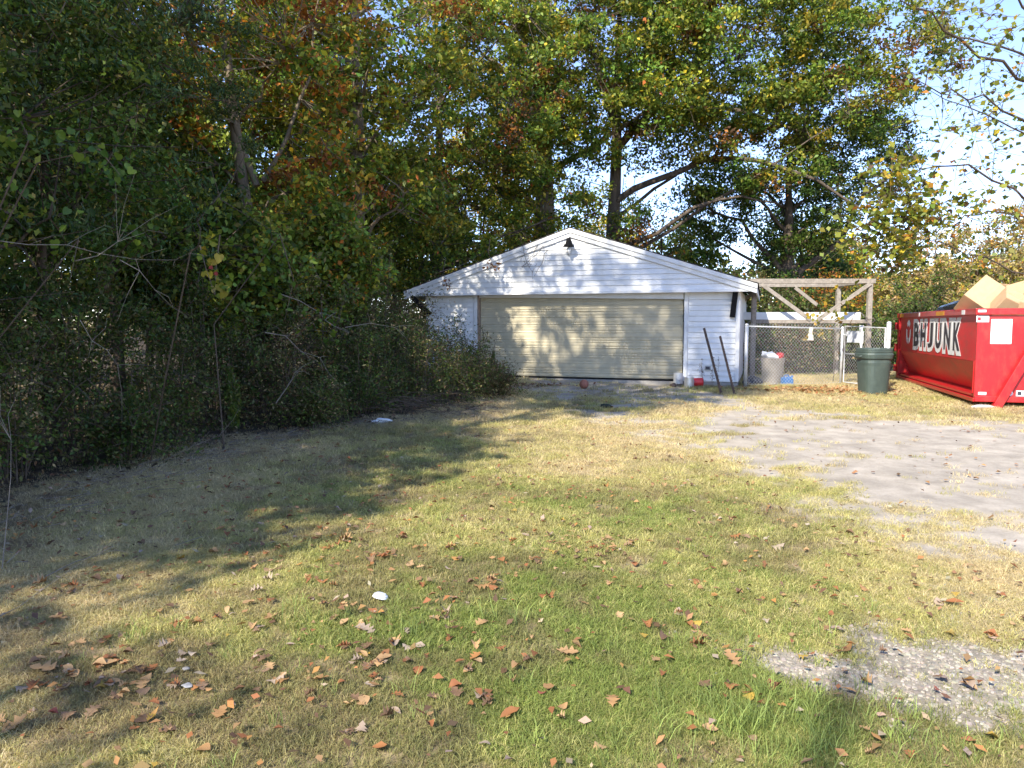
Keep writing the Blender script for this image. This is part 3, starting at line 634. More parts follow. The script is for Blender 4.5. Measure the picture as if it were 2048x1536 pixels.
for zz in (0.35, 0.9, 1.45):
    MB().tube([(-0.03, DL_ - 0.03, zz - 0.09), (-0.03, DL_ - 0.03, zz + 0.09)], 0.035, 10).build('hinge', M_red, dump)
# gussets beside the sloping panel
for y in (0.105, DL_ - 0.28):
    MB().prism([(0.01, 0.24), (0.31, 0.24), (0.04, 0.83), (0.01, 0.83)], y, y + 0.03).build('gusset', M_red, dump)
for x in (0.5, DW - 0.5):
    for y in (0.5, DL_ - 0.5):
        MB().lathe([(0.04, -0.10), (0.085, -0.10), (0.085, 0.10), (0.04, 0.10)], 16).build('roller', M_black, dump, loc=(x, y, 0.075)).rotation_euler = (0, R(90), 0)
# stickers and lettering
for y, l, mm in ((5.9, 0.36, M_yel), (2.35, 0.62, M_yel), (0.75, 0.20, M_paper), (4.1, 0.1, M_paper)):
    MB().box((-0.0215, y, DT - 0.06), (0.004, l, 0.085)).build('reflector_tape', mm, dump)
def text_mesh(body, size, offset=0.0, extrude=0.002, sx=1.0, space=1.0):
    cu = bpy.data.curves.new('t', 'FONT'); cu.body = body; cu.size = size; cu.offset = offset; cu.extrude = extrude; cu.space_character = space; cu.resolution_u = 3
    cu.align_x = 'CENTER'; cu.align_y = 'CENTER'
    o = bpy.data.objects.new('t', cu); COL.objects.link(o); dg = bpy.context.evaluated_depsgraph_get(); dg.update()
    me = bpy.data.meshes.new_from_object(o.evaluated_get(dg)); bpy.data.objects.remove(o)
    return me
def text_on(name, body, size, parent, mtx, m, offset=0.0, sx=1.0, space=1.0, lift=0.0):
    me = text_mesh(body, size, offset, 0.002, sx, space); me.materials.clear(); me.materials.append(m)
    o = link(bpy.data.objects.new(name, me), parent); o.matrix_local = mtx @ Matrix.Translation((0, 0, lift)) @ Matrix.Diagonal((sx, 1, 1, 1)); return o
side = Matrix(((0, 0, -1, 0.026), (-1, 0, 0, 0), (0, 1, 0, 0), (0, 0, 0, 1)))
ends = Matrix(((1, 0, 0, 0), (0, 0, -1, 0.028), (0, 1, 0, 0), (0, 0, 0, 1)))
def on(mx, x, y): return mx @ Matrix.Translation((x, y, 0))
SX = 1.02
def word(name, m, off, lift, tw0, th_):
    xs = (-1.62, -0.98, -0.34, 0.30, 0.96, 1.62)
    for ch, x in zip('BHJUNK', xs):
        tw = tw0 - 0.05 * (ch == 'J')
        me = text_mesh(ch, 0.84, off); co = np.array([v.co[:] for v in me.vertices]); lo, hi = co.min(0), co.max(0)
        for v in me.vertices: v.co.x = (v.co.x - (lo[0] + hi[0]) / 2) * tw / (hi[0] - lo[0]); v.co.y = (v.co.y - (lo[1] + hi[1]) / 2) * th_ / (hi[1] - lo[1])
        me.materials.clear(); me.materials.append(m); o = link(bpy.data.objects.new(name, me), dump); o.matrix_local = on(side, -2.88 + x, 1.25) @ Matrix.Translation((0, 0, lift))
word('letter_outline', M_paper, 0.10, 0.002, 0.645, 0.74); word('letter', M_ink, 0.028, 0.006, 0.45, 0.55)
# three-lobed ring mark
mk = MB()
for k in range(3):
    a0 = R(90 + 120 * k); pts = []
    for j in range(10):
        a = a0 + R(-46 + 92 * j / 9); pts.append((math.cos(a), math.sin(a)))
    v = [(0.24 * c_, 0.30 * s_, 0) for c_, s_ in pts] + [(0.13 * c_, 0.165 * s_, 0) for c_, s_ in pts]
    v2 = [(x, y, 0.003) for x, y, z in v]
    mk.add(v + v2, [(j, 10 + j, 11 + j, 1 + j) for j in range(9)] + [(20 + j, 21 + j, 31 + j, 30 + j) for j in range(9)])
mo = mk.build('ring_mark', M_paper, dump); mo.matrix_local = on(side, -5.32, 1.30)
def sticker(name, x, y, w, h, lines=(), mx=ends, m=M_paper):
    o = MB().box((0, 0, 0.001), (w, h, 0.003)).build(name, m, dump); o.matrix_local = on(mx, x, y)
    for (lx, ly, lw, lh, lm) in lines:
        MB().box((lx, ly, 0.0035), (lw, lh, 0.002)).build('printed_line', lm, o)
    return o
s = sticker('notice', 0.40, 1.36, 0.33, 0.44, [(0, 0.10 - 0.022 * k, 0.27 * (1 - 0.25 * rng.random()), 0.006, M_grayink) for k in range(13)])
t_ = text_on('heading', 'PROHIBITED', 0.05, s, Matrix.Translation((0, 0.165, 0.003)), M_ink, 0.0008)
s = sticker('label', 0.10, 1.585, 0.20, 0.115, [(-0.055, 0.0, 0.05, 0.06, M_redink), (0.035, 0.028, 0.10, 0.012, M_redink), (0.035, -0.005, 0.10, 0.012, M_grayink), (0.035, -0.034, 0.10, 0.012, M_grayink)])
sticker('small_sticker', 0.07, 1.725, 0.13, 0.04, [(0, 0, 0.09, 0.012, M_grayink)], Matrix(((1, 0, 0, 0), (0, 0, -1, -0.022), (0, 1, 0, 0), (0, 0, 0, 1))))
sticker('small_sticker', 0.15, 0.245, 0.13, 0.05, [(0, 0, 0.09, 0.016, M_grayink)])
sk = sticker('small_sticker', 0.78, 0.26, 0.20, 0.10, [(0, 0, 0.16, 0.066, M_ink)]); 
text_on('letter', 'E', 0.085, sk, Matrix.Translation((0, 0, 0.0045)), M_paper, 0.002)
rgm = MB(); nn = 18; v = [(0.05 * math.cos(2 * math.pi * j / nn), 0.05 * math.sin(2 * math.pi * j / nn), 0.002) for j in range(nn)] + [(0.026 * math.cos(2 * math.pi * j / nn), 0.026 * math.sin(2 * math.pi * j / nn), 0.002) for j in range(nn)]
rr = rgm.add(v, [(j, (j + 1) % nn, nn + (j + 1) % nn, nn + j) for j in range(nn)]).build('small_sticker', M_paper, dump); rr.matrix_local = on(ends, 0.585, 0.26)

# what the dumpster holds
DM = Matrix.Translation((DN.x, DN.y, DZ)) @ Matrix.Rotation(DA, 4, 'Z')
def carton(label, c, d, rot, flaps=False):
    o = empty('cardboard_box', label, 'box', tuple(DM @ Vector(c)), 0, 'cardboard boxes heaped in the dumpster')
    o.rotation_euler = rot; x, y, z = d
    MB().box((0, 0, 0), d).build('body', M_card, o, bevel=0.006)
    MB().box((0, 0, z / 2 + 0.004), (x * 0.998, 0.05, 0.004)).build('tape', mat('packing_tape', (0.50, 0.36, 0.20), 0.35, 0.05) if 'packing_tape' not in MATS else MATS['packing_tape'], o)
    for s in (-1, 1): MB().box((0, s * (y / 4 + 0.003), z / 2 + 0.002), (x * 0.99, y / 2 - 0.012, 0.004)).build('flap', M_card, o)
    if flaps:
        MB().bar((-x / 2, -y / 2, z / 2), (-x / 2 - 0.05, -y / 2 - 0.25, z / 2 + 0.12), x * 0.9, 0.006).build('open_flap', M_card, o)
    return o
carton('large cardboard box tipped on its corner at the left of the heap', (0.42, 1.15, 1.93), (0.66, 0.60, 0.50), (R(50), R(-36), R(18)))
carton('medium cardboard box wedged lowest between the two tilted boxes', (0.72, 0.55, 1.80), (0.55, 0.40, 0.42), (R(38), R(28), R(-12)))
carton('flat-topped cardboard box leaning at the right of the heap', (1.18, 0.70, 1.86), (0.56, 0.50, 0.42), (R(52), R(24), R(-20)))
carton('long cardboard box lying at the back of the heap', (1.35, 1.55, 1.98), (1.15, 0.5, 0.42), (R(8), R(8), R(-6)))
carton('small cardboard box with open flap standing before the long box at the right', (1.02, 1.05, 2.06), (0.42, 0.36, 0.30), (R(-18), R(20), R(40)), True)
carton('crushed cardboard box low on the near rail under the leaning box', (0.98, 0.36, 1.78), (0.44, 0.30, 0.26), (R(20), R(-14), R(30)), True)
def junk(name, label, cat, c, size, m, seed, rot=(0, 0, 0), amp=0.25):
    o = lump(name, size, m, seed, amp); o.location = DM @ Vector(c); o.rotation_euler = rot; return tag(o, label, cat)
junk('trash_bag', 'black plastic trash bag bulging left of the large tipped box', 'bag', (0.55, 2.5, 1.78), (0.42, 0.85, 0.24), M_bag, 31)
junk('trash_bag', 'black plastic trash bag at the right edge of the heap', 'bag', (1.72, 0.75, 1.83), (0.30, 0.36, 0.26), M_bag, 37)
junk('blue_scrap', 'pale blue plastic scrap in the folds of the left trash bag', 'scrap', (0.27, 1.85, 1.82), (0.10, 0.16, 0.05), mat('pale_blue_plastic', (0.14, 0.30, 0.52), 0.4, 0.1), 3)
junk('blue_wrap', 'blue plastic wrap on top of the right trash bag', 'wrap', (1.75, 0.72, 2.02), (0.20, 0.2, 0.07), M_blue, 5)
junk('orange_scrap', 'orange plastic strip across the right trash bag', 'scrap', (1.66, 0.40, 1.86), (0.26, 0.06, 0.035), M_orange, 6, (0, 0.1, 0))
junk('dark_cloth', 'dark cloth crumpled on the rail before the leaning box', 'cloth', (1.22, 0.20, 1.78), (0.24, 0.10, 0.045), mat('dark_cloth', (0.06, 0.05, 0.065), 0.9, 0.2), 7)
junk('white_wad', 'white paper wad between the large box and the long box', 'paper', (0.95, 1.45, 2.14), (0.11, 0.10, 0.08), M_film, 14)
junk('white_wrapper', 'white wrapper on the grass under the dumpster rib', 'wrapper', (0.10, -0.22, 0.03), (0.20, 0.06, 0.03), M_film, 18)
MB().bar(DM @ Vector((0.3, 3.3, 1.75)), DM @ Vector((0.42, 3.9, 1.92)), 0.25, 0.02)
for i, (cx_, cy_, sx_, sy_) in enumerate(((1.2, 1.2, 1.0, 1.05), (1.2, 3.6, 1.05, 1.5))):
    junk('junk_heap', ('mixed dark junk under the boxes at the near end of the dumpster', 'mixed dark junk filling the far half of the dumpster')[i], 'junk', (cx_, cy_, 1.15), (sx_, sy_, 0.55), mat('mixed_junk', (0.07, 0.06, 0.055), 0.8, 0.6, 5) if i == 0 else MATS['mixed_junk'], 41 + i, amp=0.12)
pl = MB().bar(DM @ Vector((0.35, 3.35, 1.7)), DM @ Vector((0.5, 2.95, 1.95)), 0.30, 0.02).build('plank', M_jamb); tag(pl, 'short brown board sticking out of the far half of the dumpster', 'board')

# ------------------------------------------------------------------ litter on the lawn
q_ = at(761, 1202); lid = MB().lathe([(0.0, 0.022), (0.028, 0.022), (0.031, 0.016), (0.040, 0.014), (0.043, 0.004), (0.046, 0.0), (0.046, -0.004), (0.04, -0.004)], 26, cap=False).build('cup_lid', mat('white_plastic', (0.80, 0.80, 0.82), 0.35, 0.02), None, smooth=False)
lid.location = q_ + Vector((0, 0, 0.024)); lid.rotation_euler = (R(-10), R(14), 0); tag(lid, 'white plastic cup lid lying on the lawn', 'lid')
pb = lump('plastic_wrapper', (0.15, 0.07, 0.035), M_film, 27, 0.4); pb.location = at(766, 846) + Vector((0, 0, 0.04)); tag(pb, 'crumpled whitish wrapper at the foot of the dark shrubs', 'wrapper')
pb = lump('plastic_scrap', (0.024, 0.016, 0.006), mat('clear_scrap', (0.27, 0.27, 0.28), 0.5, 0.1), 28, 0.4); pb.location = at(376, 1384) + Vector((0, 0, 0.03)); tag(pb, 'small clear plastic scrap on the shaded grass at the left', 'scrap')
pb = lump('egg_shaped_stone', (0.016, 0.012, 0.007), mat('pebble', (0.25, 0.235, 0.215), 0.9, 0.2), 29, 0.1); pb.location = at(372, 1350) + Vector((0, 0, 0.03)); tag(pb, 'pale rounded pebble on the shaded grass above the clear plastic scrap', 'pebble')
# ------------------------------------------------------------------ trees
def bez(a, b, c, n=8):
    return [tuple((1 - t) ** 2 * a[i] + 2 * t * (1 - t) * b[i] + t * t * c[i] for i in range(3)) for t in np.linspace(0, 1, n)]
def wob(pts, amt):
    return [tuple(p[i] + (rng.normal() * amt if 0 < k < len(pts) - 1 else 0) for i in range(3)) for k, p in enumerate(pts)]

def tree(name, label, xy, h, r0, crown, pal, clumps=160, per=70, leaf=0.12, cr=0.6, group=None, bark=None, lean=(0, 0), limbs=10, gap=0.0, aspect=0.6, flat=0.6,
         extra=(), needle=False, low=None, hollow=0.35, accents=None, trunk_top=0.92, limb_r=0.30, twigs=True, keep=None, dens=True):
    """crown: list of (cx, cy, cz, rx, ry, rz) relative to the foot; accents: [(pal, share)] whole clumps of another colour"""
    x, y = xy; bark = bark or M_bark
    if not needle and dens: clumps = int(clumps * 1.75); per = int(per * 1.35); leaf *= 1.05; cr *= 0.86
    t = empty(name, label, 'tree', (x, y, gz(x, y) - 0.05), 0, group)
    n = 9; ph = rng.uniform(0, 6.28)
    tp = [(lean[0] * (k / n) ** 1.3 + 0.10 * math.sin(k * 0.9 + ph) * k / n, lean[1] * (k / n) ** 1.3 + 0.10 * math.cos(k * 0.7 + ph) * k / n, h * trunk_top * k / n) for k in range(n + 1)]
    tr = [r0 * (1.35 if k == 0 else 1) * (1 - 0.86 * k / n) for k in range(n + 1)]
    trunk = MB().tube(tp, tr, 10, cap=False).build('trunk', bark, t, smooth=True)
    cs = []
    vol = np.array([c[3] * c[4] * c[5] for c in crown]); vol = vol / vol.sum()
    for c, sh in zip(crown, vol):
        m = max(3, int(clumps * sh)); u = rng.normal(size=(m, 3)); u /= np.linalg.norm(u, axis=1, keepdims=True)
        rr = (hollow ** 3 + (1 - hollow ** 3) * rng.random((m, 1))) ** (1 / 3)
        cs.append(np.array(c[:3]) + u * rr * np.array(c[3:]))
    cs = np.concatenate(cs)
    if low is not None: cs = cs[cs[:, 2] > low]
    if gap: cs = cs[vnoise(cs[:, 0] + x + cs[:, 1] * 0.5, cs[:, 2] + y, 1.7, int(x * 7 + y) % 97) > gap]
    if keep is not None: cs = cs[keep(cs + np.array([x, y, 0]))]
    # limbs from the trunk into the crown
    tpa = np.array(tp); limb_pts = [tpa[k] for k in range(4, n + 1)]
    order = rng.permutation(len(cs)); chosen = []
    for i in order:
        if len(chosen) >= limbs: break
        if all(np.linalg.norm(cs[i] - cs[j]) > 1.3 for j in chosen): chosen.append(i)
    for i in chosen:
        e = cs[i]; d = np.hypot(e[0], e[1]); zs = np.clip(e[2] - 0.55 * d - 0.4, h * 0.22, h * trunk_top * 0.95)
        k = zs / (h * trunk_top) * n; k0 = int(min(k, n - 1)); s = tpa[k0] + (tpa[k0 + 1] - tpa[k0]) * (k - k0)
        mid = s + (e - s) * 0.5 + np.array([0, 0, 0.18 * d * rng.uniform(-0.3, 1.0)]) + rng.normal(size=3) * 0.12
        pts = wob(bez(s, mid, e, 8), 0.05); rs = r0 * limb_r * (1 - 0.6 * zs / h)
        MB().tube(pts, [max(0.010, rs * (1 - 0.88 * j / 7)) for j in range(8)], 6, cap=False).build('limb', bark, t, smooth=True)
        limb_pts += [np.array(p) for p in pts[2:]]
    for pts, ra, rb in extra:      # hand-placed limbs, relative to the foot
        q = []
        for j in range(len(pts) - 1): q += [tuple(np.array(pts[j]) + (np.array(pts[j + 1]) - np.array(pts[j])) * f) for f in (0, 0.5)]
        q.append(pts[-1]); q = wob(q, 0.06); m = len(q)
        MB().tube(q, [(ra + (rb - ra) * j / (m - 1)) * 0.72 for j in range(m)], 8, cap=False).build('limb', bark, t, smooth=True)
        limb_pts += [np.array(p) for p in q[1:]]
    if twigs and len(cs):
        lp = np.array(limb_pts); mb = MB()
        for e in cs:
            d2 = ((lp - e) ** 2).sum(1); s = lp[d2.argmin()]
            if 0.02 < d2.min() < 9:
                mid = (s + e) / 2 + rng.normal(size=3) * 0.14
                mb.tube(bez(s, mid, e, 4), [0.016, 0.012, 0.008, 0.005], 3, cap=False)
            for _ in range(1):
                f = e + rng.normal(size=3) * np.array([cr, cr, cr * 0.6]); mb.tube([tuple(e), tuple((e + f) / 2 + rng.normal(size=3) * 0.04), tuple(f)], [0.008, 0.006, 0.003], 3, cap=False)
        if mb.v: tw = mb.build('twigs', bark, t); tag(tw, kind='stuff')
    m = len(cs)
    if m and per:
        cnt = np.maximum(4, (per * rng.uniform(0.45, 1.5, m)).astype(int)); N_ = cnt.sum(); ci = np.repeat(np.arange(m), cnt)
        off = rng.normal(size=(N_, 3)); off = off / np.linalg.norm(off, axis=1, keepdims=True) * (rng.random((N_, 1)) ** 0.5)
        rad = (cr * rng.uniform(0.6, 1.35, m))[ci][:, None]
        C = cs[ci] + off * rad * np.array([1, 1, flat])
        V = leaf_quads(C, leaf, aspect, droop=0.6 if needle else 0.3)
        col = palette(pal, N_)
        shade = rng.uniform(0.62, 1.4, m)[ci][:, None]; hue = rng.normal(size=m)[ci][:, None]; col = col * shade * np.array([1.85, 1.78, 1.5]) * (1 + np.clip(hue, -1.6, 1.6) * np.array([.16, .03, -.05]))
        for ap, share in (accents or ()):
            sel = (rng.random(m) < share)[ci]; col[sel] = palette(ap, int(sel.sum()))
        o = quads('crown', V, M_needle if needle else M_leaf, np.clip(col, 0, 0.9), t)
        tag(o, kind='stuff')
    return t

OAK = P(dk=1, md=3.5, lt=4, yg=2.2, rs=0.12, br=0.25, yl=0.2)
OAKO = P(dk=.6, md=3.2, lt=3.5, yg=2, og=1.3, rs=0.6, br=0.7, yl=0.5)
GREEN = P(dk=2, md=4, lt=3, yg=1.2)
DKG = P(dk=5, md=3, ol=1)
CED = P(ce=5, dk=3, ol=0.8)
YEL = P(yg=3, yl=2.5, lt=2, og=0.8)
TANB = P(tan=3, ol=2, yg=1.5, br=1, og=0.4)
ACC_O = [(P(og=3, rs=2, br=1), 0.09), (P(yg=3, yl=1), 0.12)]
GL = 'woodland trees left of the garage'; GB = 'woodland trees behind the garage'; GS = 'trees along the left of the lawn outside the photo'

# near left: dark cedars
tree('cedar_tree', 'dark feathery cedar at the far left with layered drooping sprays', (-6.3, 8.0), 9.5, 0.17, [(0, 0, 5.0, 2.3, 2.2, 4.3)], CED, 230, 130, 0.11, 0.55, GL, aspect=0.22, flat=0.35, limbs=14, needle=True, hollow=0.5, gap=0.3)
tree('cedar_tree', 'dark cedar rising right of the far left cedar behind the heart-leaved sapling', (-6.2, 11.6), 10.5, 0.11, [(0, 0, 5.4, 2.2, 2.0, 4.6)], CED, 220, 130, 0.12, 0.55, GL, aspect=0.22, flat=0.35, limbs=14, needle=True, hollow=0.3, gap=0.2)
tree('hackberry_tree', 'leaning green tree with yellowing leaves above the left cedars', (-8.6, 13.5), 9.5, 0.2, [(0, 0, 5.8, 2.6, 2.6, 3.0)], OAK, 210, 75, 0.12, 0.6, GL, gap=0.3, accents=[(P(yg=3, yl=1), 0.2)])
# trunks seen between the leaves
tree('oak_tree', 'young oak with pale forked trunk and orange-red autumn leaves', (-5.05, 15.2), 13.5, 0.17, [(-0.3, 0, 8.0, 2.7, 2.6, 4.2), (0.3, -0.3, 4.6, 2.2, 1.6, 1.3)], OAKO, 210, 62, 0.13, 0.55, GL, M_barkl, (-1.4, 0.2), gap=0.33, accents=[(P(og=3, rs=2), 0.15), (P(yl=2, og=1, yg=1), 0.1)],
     extra=[([(0.02, 0, 4.4), (0.55, 0.1, 5.3), (1.0, 0.2, 6.6), (1.3, 0.2, 8.5)], 0.07, 0.02), ([(-0.1, 0, 4.3), (-0.5, 0, 5.5), (-1.3, 0, 7.2), (-1.7, 0.1, 9.2)], 0.10, 0.03)], limbs=8)
tree('oak_tree', 'tall straight-trunked oak left of the garage with rusty green leaves', (-3.95, 18.9), 15.5, 0.22, [(0.1, 0, 9.4, 3.0, 3.0, 4.6), (0.6, 0.4, 4.8, 2.4, 1.8, 1.4)], OAK, 230, 62, 0.13, 0.55, GL, M_barkl, (0.25, 0), gap=0.33, accents=[(P(og=3, rs=2, br=1), 0.09), (P(yg=3, yl=1), 0.15)], limbs=11)
tree('sapling_tree', 'slender dark sapling trunk just right of the pale forked oak', (-6.5, 22.0), 13, 0.13, [(0, 0, 9.5, 2.2, 2.2, 3.2)], OAK, 120, 60, 0.13, 0.55, GL, gap=0.2, limbs=6, accents=ACC_O)
tree('sapling_tree', 'thin straight sapling trunk between the two pale oak trunks', (-6.1, 23.2), 12.5, 0.11, [(0.2, 0, 9.2, 2.2, 2.2, 3.0)], OAKO, 110, 60, 0.13, 0.55, GL, gap=0.2, limbs=6)
tree('maple_tree', 'green maple with scattered yellow leaves deep in the left woods', (-11.5, 18.5), 14, 0.2, [(0, 0, 8.0, 3.6, 3.4, 5.0)], OAK, 240, 66, 0.14, 0.62, GL, gap=0.3, accents=ACC_O)
tree('maple_tree', 'bushy green tree behind the pale forked oak', (-9.0, 26.0), 14, 0.2, [(0, 0, 7.4, 3.8, 3.0, 5.4)], GREEN, 230, 66, 0.15, 0.65, GL, gap=0.36, accents=ACC_O)
tree('oak_tree', 'dense oak hanging over the left roof corner of the garage', (-2.5, 25.5), 14.5, 0.24, [(1.2, -1.0, 8.6, 3.8, 2.8, 4.6), (0.2, -2.2, 4.6, 2.4, 1.6, 1.6), (3.6, 0.8, 6.2, 2.2, 1.8, 2.4)], OAK, 330, 70, 0.13, 0.6, GB, gap=0.26, accents=[(P(og=2, br=2, rs=1), 0.13), (P(yl=2, yg=3), 0.1)], limbs=14)
# behind the garage
tree('oak_tree', 'massive old oak whose thick brown trunk rises behind the garage peak', (1.25, 29.0), 18, 0.55, [(2.0, -1.0, 12.0, 5.2, 4.0, 5.0), (-1.2, -1.0, 7.6, 2.4, 2.0, 2.2)], OAK, 380, 72, 0.15, 0.7, GB, M_barkl, gap=0.28, accents=[(P(yg=4, yl=1), 0.12), (P(og=1, br=2), 0.06)], limbs=14, limb_r=0.34)
tree('oak_tree', 'spreading oak with long arching limbs over the right roof slope', (3.9, 29.8), 16.5, 0.38, [(4.4, -0.6, 12.0, 5.8, 3.4, 4.1), (9.0, -1.6, 11.0, 3.4, 2.6, 3.4), (3.6, -1.5, 8.0, 4.4, 1.8, 1.7), (6.4, -2.5, 6.9, 1.6, 1.0, 1.1), (0.2, -1.0, 5.4, 1.5, 1.0, 1.9), (-1.6, -1.2, 6.4, 1.4, 1.0, 1.8), (5.2, -2.1, 7.3, 3.0, 0.9, 0.8)], GREEN, 490, 72, 0.15, 0.7, GB, gap=0.27, accents=[(P(yg=4, yl=1.2), 0.26), (P(og=1, br=2), 0.05)], limbs=3, lean=(0.4, 0),
     extra=[([(0.1, 0, 6.2), (1.5, -0.8, 7.0), (3.4, -1.6, 7.5), (5.2, -2.0, 7.4), (7.2, -2.2, 6.6), (9.0, -2.2, 5.6)], 0.20, 0.06),
            ([(0.05, 0, 4.3), (1.6, -1.2, 4.9), (3.0, -1.6, 5.9), (4.6, -1.8, 6.2), (6.0, -1.9, 5.9)], 0.15, 0.04),
            ([(0.15, 0, 8.2), (1.5, -0.6, 9.6), (3.2, -1.0, 9.9), (5.0, -1.2, 9.4), (7.0, -1.4, 8.6)], 0.24, 0.07),
            ([(0.2, 0, 9.0), (-0.4, -0.6, 10.6), (-1.0, -0.6, 12.4)], 0.22, 0.08),
            ([(1.5, -0.6, 9.6), (2.2, -0.9, 10.6), (4.0, -1.2, 11.2)], 0.14, 0.05)])
tree('elm_tree', 'dark vine-clad tree with curved limbs standing behind the wooden frame', (11.4, 31.0), 12, 0.42, [(0.2, 0, 6.2, 2.6, 2.2, 2.0), (2.6, 0, 8.4, 2.8, 2.0, 2.2), (-2.6, 0, 6.6, 2.2, 1.8, 1.8), (0, 0, 3.6, 0.9, 0.8, 1.8)], DKG, 290, 55, 0.13, 0.6, GB, gap=0.22, limbs=10,
     extra=[([(0.1, 0, 3.2), (1.0, -0.3, 3.9), (2.1, -0.4, 5.0), (2.9, -0.4, 6.6), (4.2, -0.4, 7.6)], 0.20, 0.06), ([(-0.1, 0, 3.4), (-1.1, -0.3, 4.6), (-2.0, -0.4, 5.6), (-3.2, -0.4, 6.0)], 0.18, 0.05), ([(2.1, -0.4, 5.0), (2.0, -0.4, 6.4), (1.6, -0.5, 7.8)], 0.10, 0.03)], trunk_top=0.7)
for i, (px, y, h, lb) in enumerate(((1240, 33, 8.5, 'leftmost of the thin bare saplings over the right roof slope'), (1268, 35, 8.0, 'thin bare sapling between its two neighbours over the right roof slope'), (1322, 34, 7.0, 'forked thin sapling nearest the yellow bush over the right roof slope'))):
    x = (px - 1024) / F_PX * y
    tree('sapling_tree', lb, (x, y), h, 0.09, [(0, 0, 5.6, 1.3, 1.2, 2.0)], OAKO, 40, 9, 0.13, 0.45, GB, limbs=7, gap=0.2)
under = [(-7.2, 19.5, 6.5, 2.3, 4.0, 2.3, OAK, 'leafy understory tree between the cedars and the pale forked oak'), (-5.6, 20.5, 6.0, 1.8, 3.9, 2.0, P(md=3, lt=2, yg=1, og=1), 'understory tree with orange-flecked leaves between the two pale oak trunks'), (-3.4, 21.5, 6.6, 2.0, 4.2, 2.3, OAK, 'understory tree filling the gap above the left eave'),
         (-1.0, 28.0, 7.0, 2.6, 4.6, 2.4, P(md=3, lt=2, yg=2, yl=1), 'yellow-flecked understory tree behind the left roof slope'), (-10.5, 22, 7.5, 2.8, 4.6, 2.8, GREEN, 'bushy understory tree deep behind the left cedars'), (-13.5, 15.5, 8, 2.8, 5, 3.2, DKG, 'dark understory tree at the far left behind the cedars'), (-7.6, 15.5, 6.5, 2.0, 4.3, 2.2, P(dk=2, md=3, yg=1), 'green understory tree left of the pale forked oak'), (-4.4, 29, 8, 2.8, 5.2, 2.8, OAKO, 'rusty understory tree behind the tall straight oak')]
under += [(-5.3, 12.6, 3.8, 1.7, 2.5, 1.2, P(dk=2, md=3, lt=2, yg=1, ol=1), 'leafy small tree in front of the pale forked oak trunk'), (-4.0, 14.6, 4.0, 1.5, 2.6, 1.3, P(md=3, lt=2, yg=1.2, og=.4, ol=1), 'leafy small tree before the tall straight oak trunk'), (-5.9, 9.4, 6.6, 1.7, 4.0, 2.4, DKG, 'dark leafy small tree in front of the second cedar'), (-5.7, 6.4, 5.6, 1.3, 3.6, 2.0, DKG, 'dark leafy small tree at the left picture edge')]
for x, y, h, r, cz, rz, pal, lb in under:
    tree('understory_tree', lb, (x, y), h, 0.09, [(0, 0, cz, r, r * .8, rz)], pal, 120, 60 if y > 10 else 90, 0.11 if y > 10 else 0.075, 0.55, GL, gap=0.12 if y > 10 else 0.3, limbs=7)
# rows farther back
far = [(-20, 30, 14, OAK, 'green broad crown at the far left edge of the woods'), (-15, 36, 15, OAKO, 'orange-tinged tree deep behind the left cedars'), (-9.5, 40, 15, OAK, 'tall green tree far behind the two slender saplings'), (-4.0, 42, 13, YEL, 'yellow-leaved tree glowing far behind the left roof slope'),
       (1.0, 44, 12, OAK, 'half-hidden green tree far behind the massive oak'), (6.0, 46, 8.5, YEL, 'low yellow-green tree showing over the right roof slope'), (9.5, 40, 7.0, GREEN, 'low green tree just right of the yellow-green one over the roof'), (15.5, 40, 8.0, DKG, 'dark tree left of the hazy brush on the right hillside'),
       (19.5, 45, 6.5, OAKO, 'low orange-brown tree behind the right end of the wooden frame'), (-26, 24, 14, GREEN, 'dense green tree left of all others in the far woods')]
for x, y, h, pal, lb in far:
    tree('forest_tree', lb, (x, y), h, 0.2, [(0, 0, h * 0.6, h * 0.30, h * 0.24, h * 0.40)], pal, 210 if h > 9 else 150, 46, 0.22, 0.75, 'trees far behind the garage', dens=False, gap=0.30 if h > 9 else 0.12, limbs=7)
hill = [(27, 62, 9.0, TANB, 'tan leafless brushy tree on the right hillside, nearest the sky gap'), (34, 60, 10.5, P(tan=3, og=1.2, yg=1.5, br=1), 'orange-tan tree on the right hillside above the tipped box'), (40, 58, 11, TANB, 'tall tan tree on the hillside at the right picture edge'), (30, 52, 6.0, YEL, 'low yellow-olive thicket tree right of the dark elm'),
        (36, 50, 6.5, P(ol=3, yg=2, tan=2), 'olive thicket tree above the long cardboard box'), (24.5, 50, 5.0, P(tan=2, yg=2, ol=2), 'short tan thicket tree just behind the dumpster far corner'), (46, 66, 12, TANB, 'hazy tan tree beyond the right picture edge')]
for x, y, h, pal, lb in hill:
    tree('hillside_tree', lb, (x, y), h, 0.14, [(0, 0, h * 0.52, h * 0.42, h * 0.3, h * 0.46)], pal, 150, 52, 0.24, 0.8, 'brushy trees on the right hillside', dens=False, gap=0.1, limbs=8, bark=M_dead)
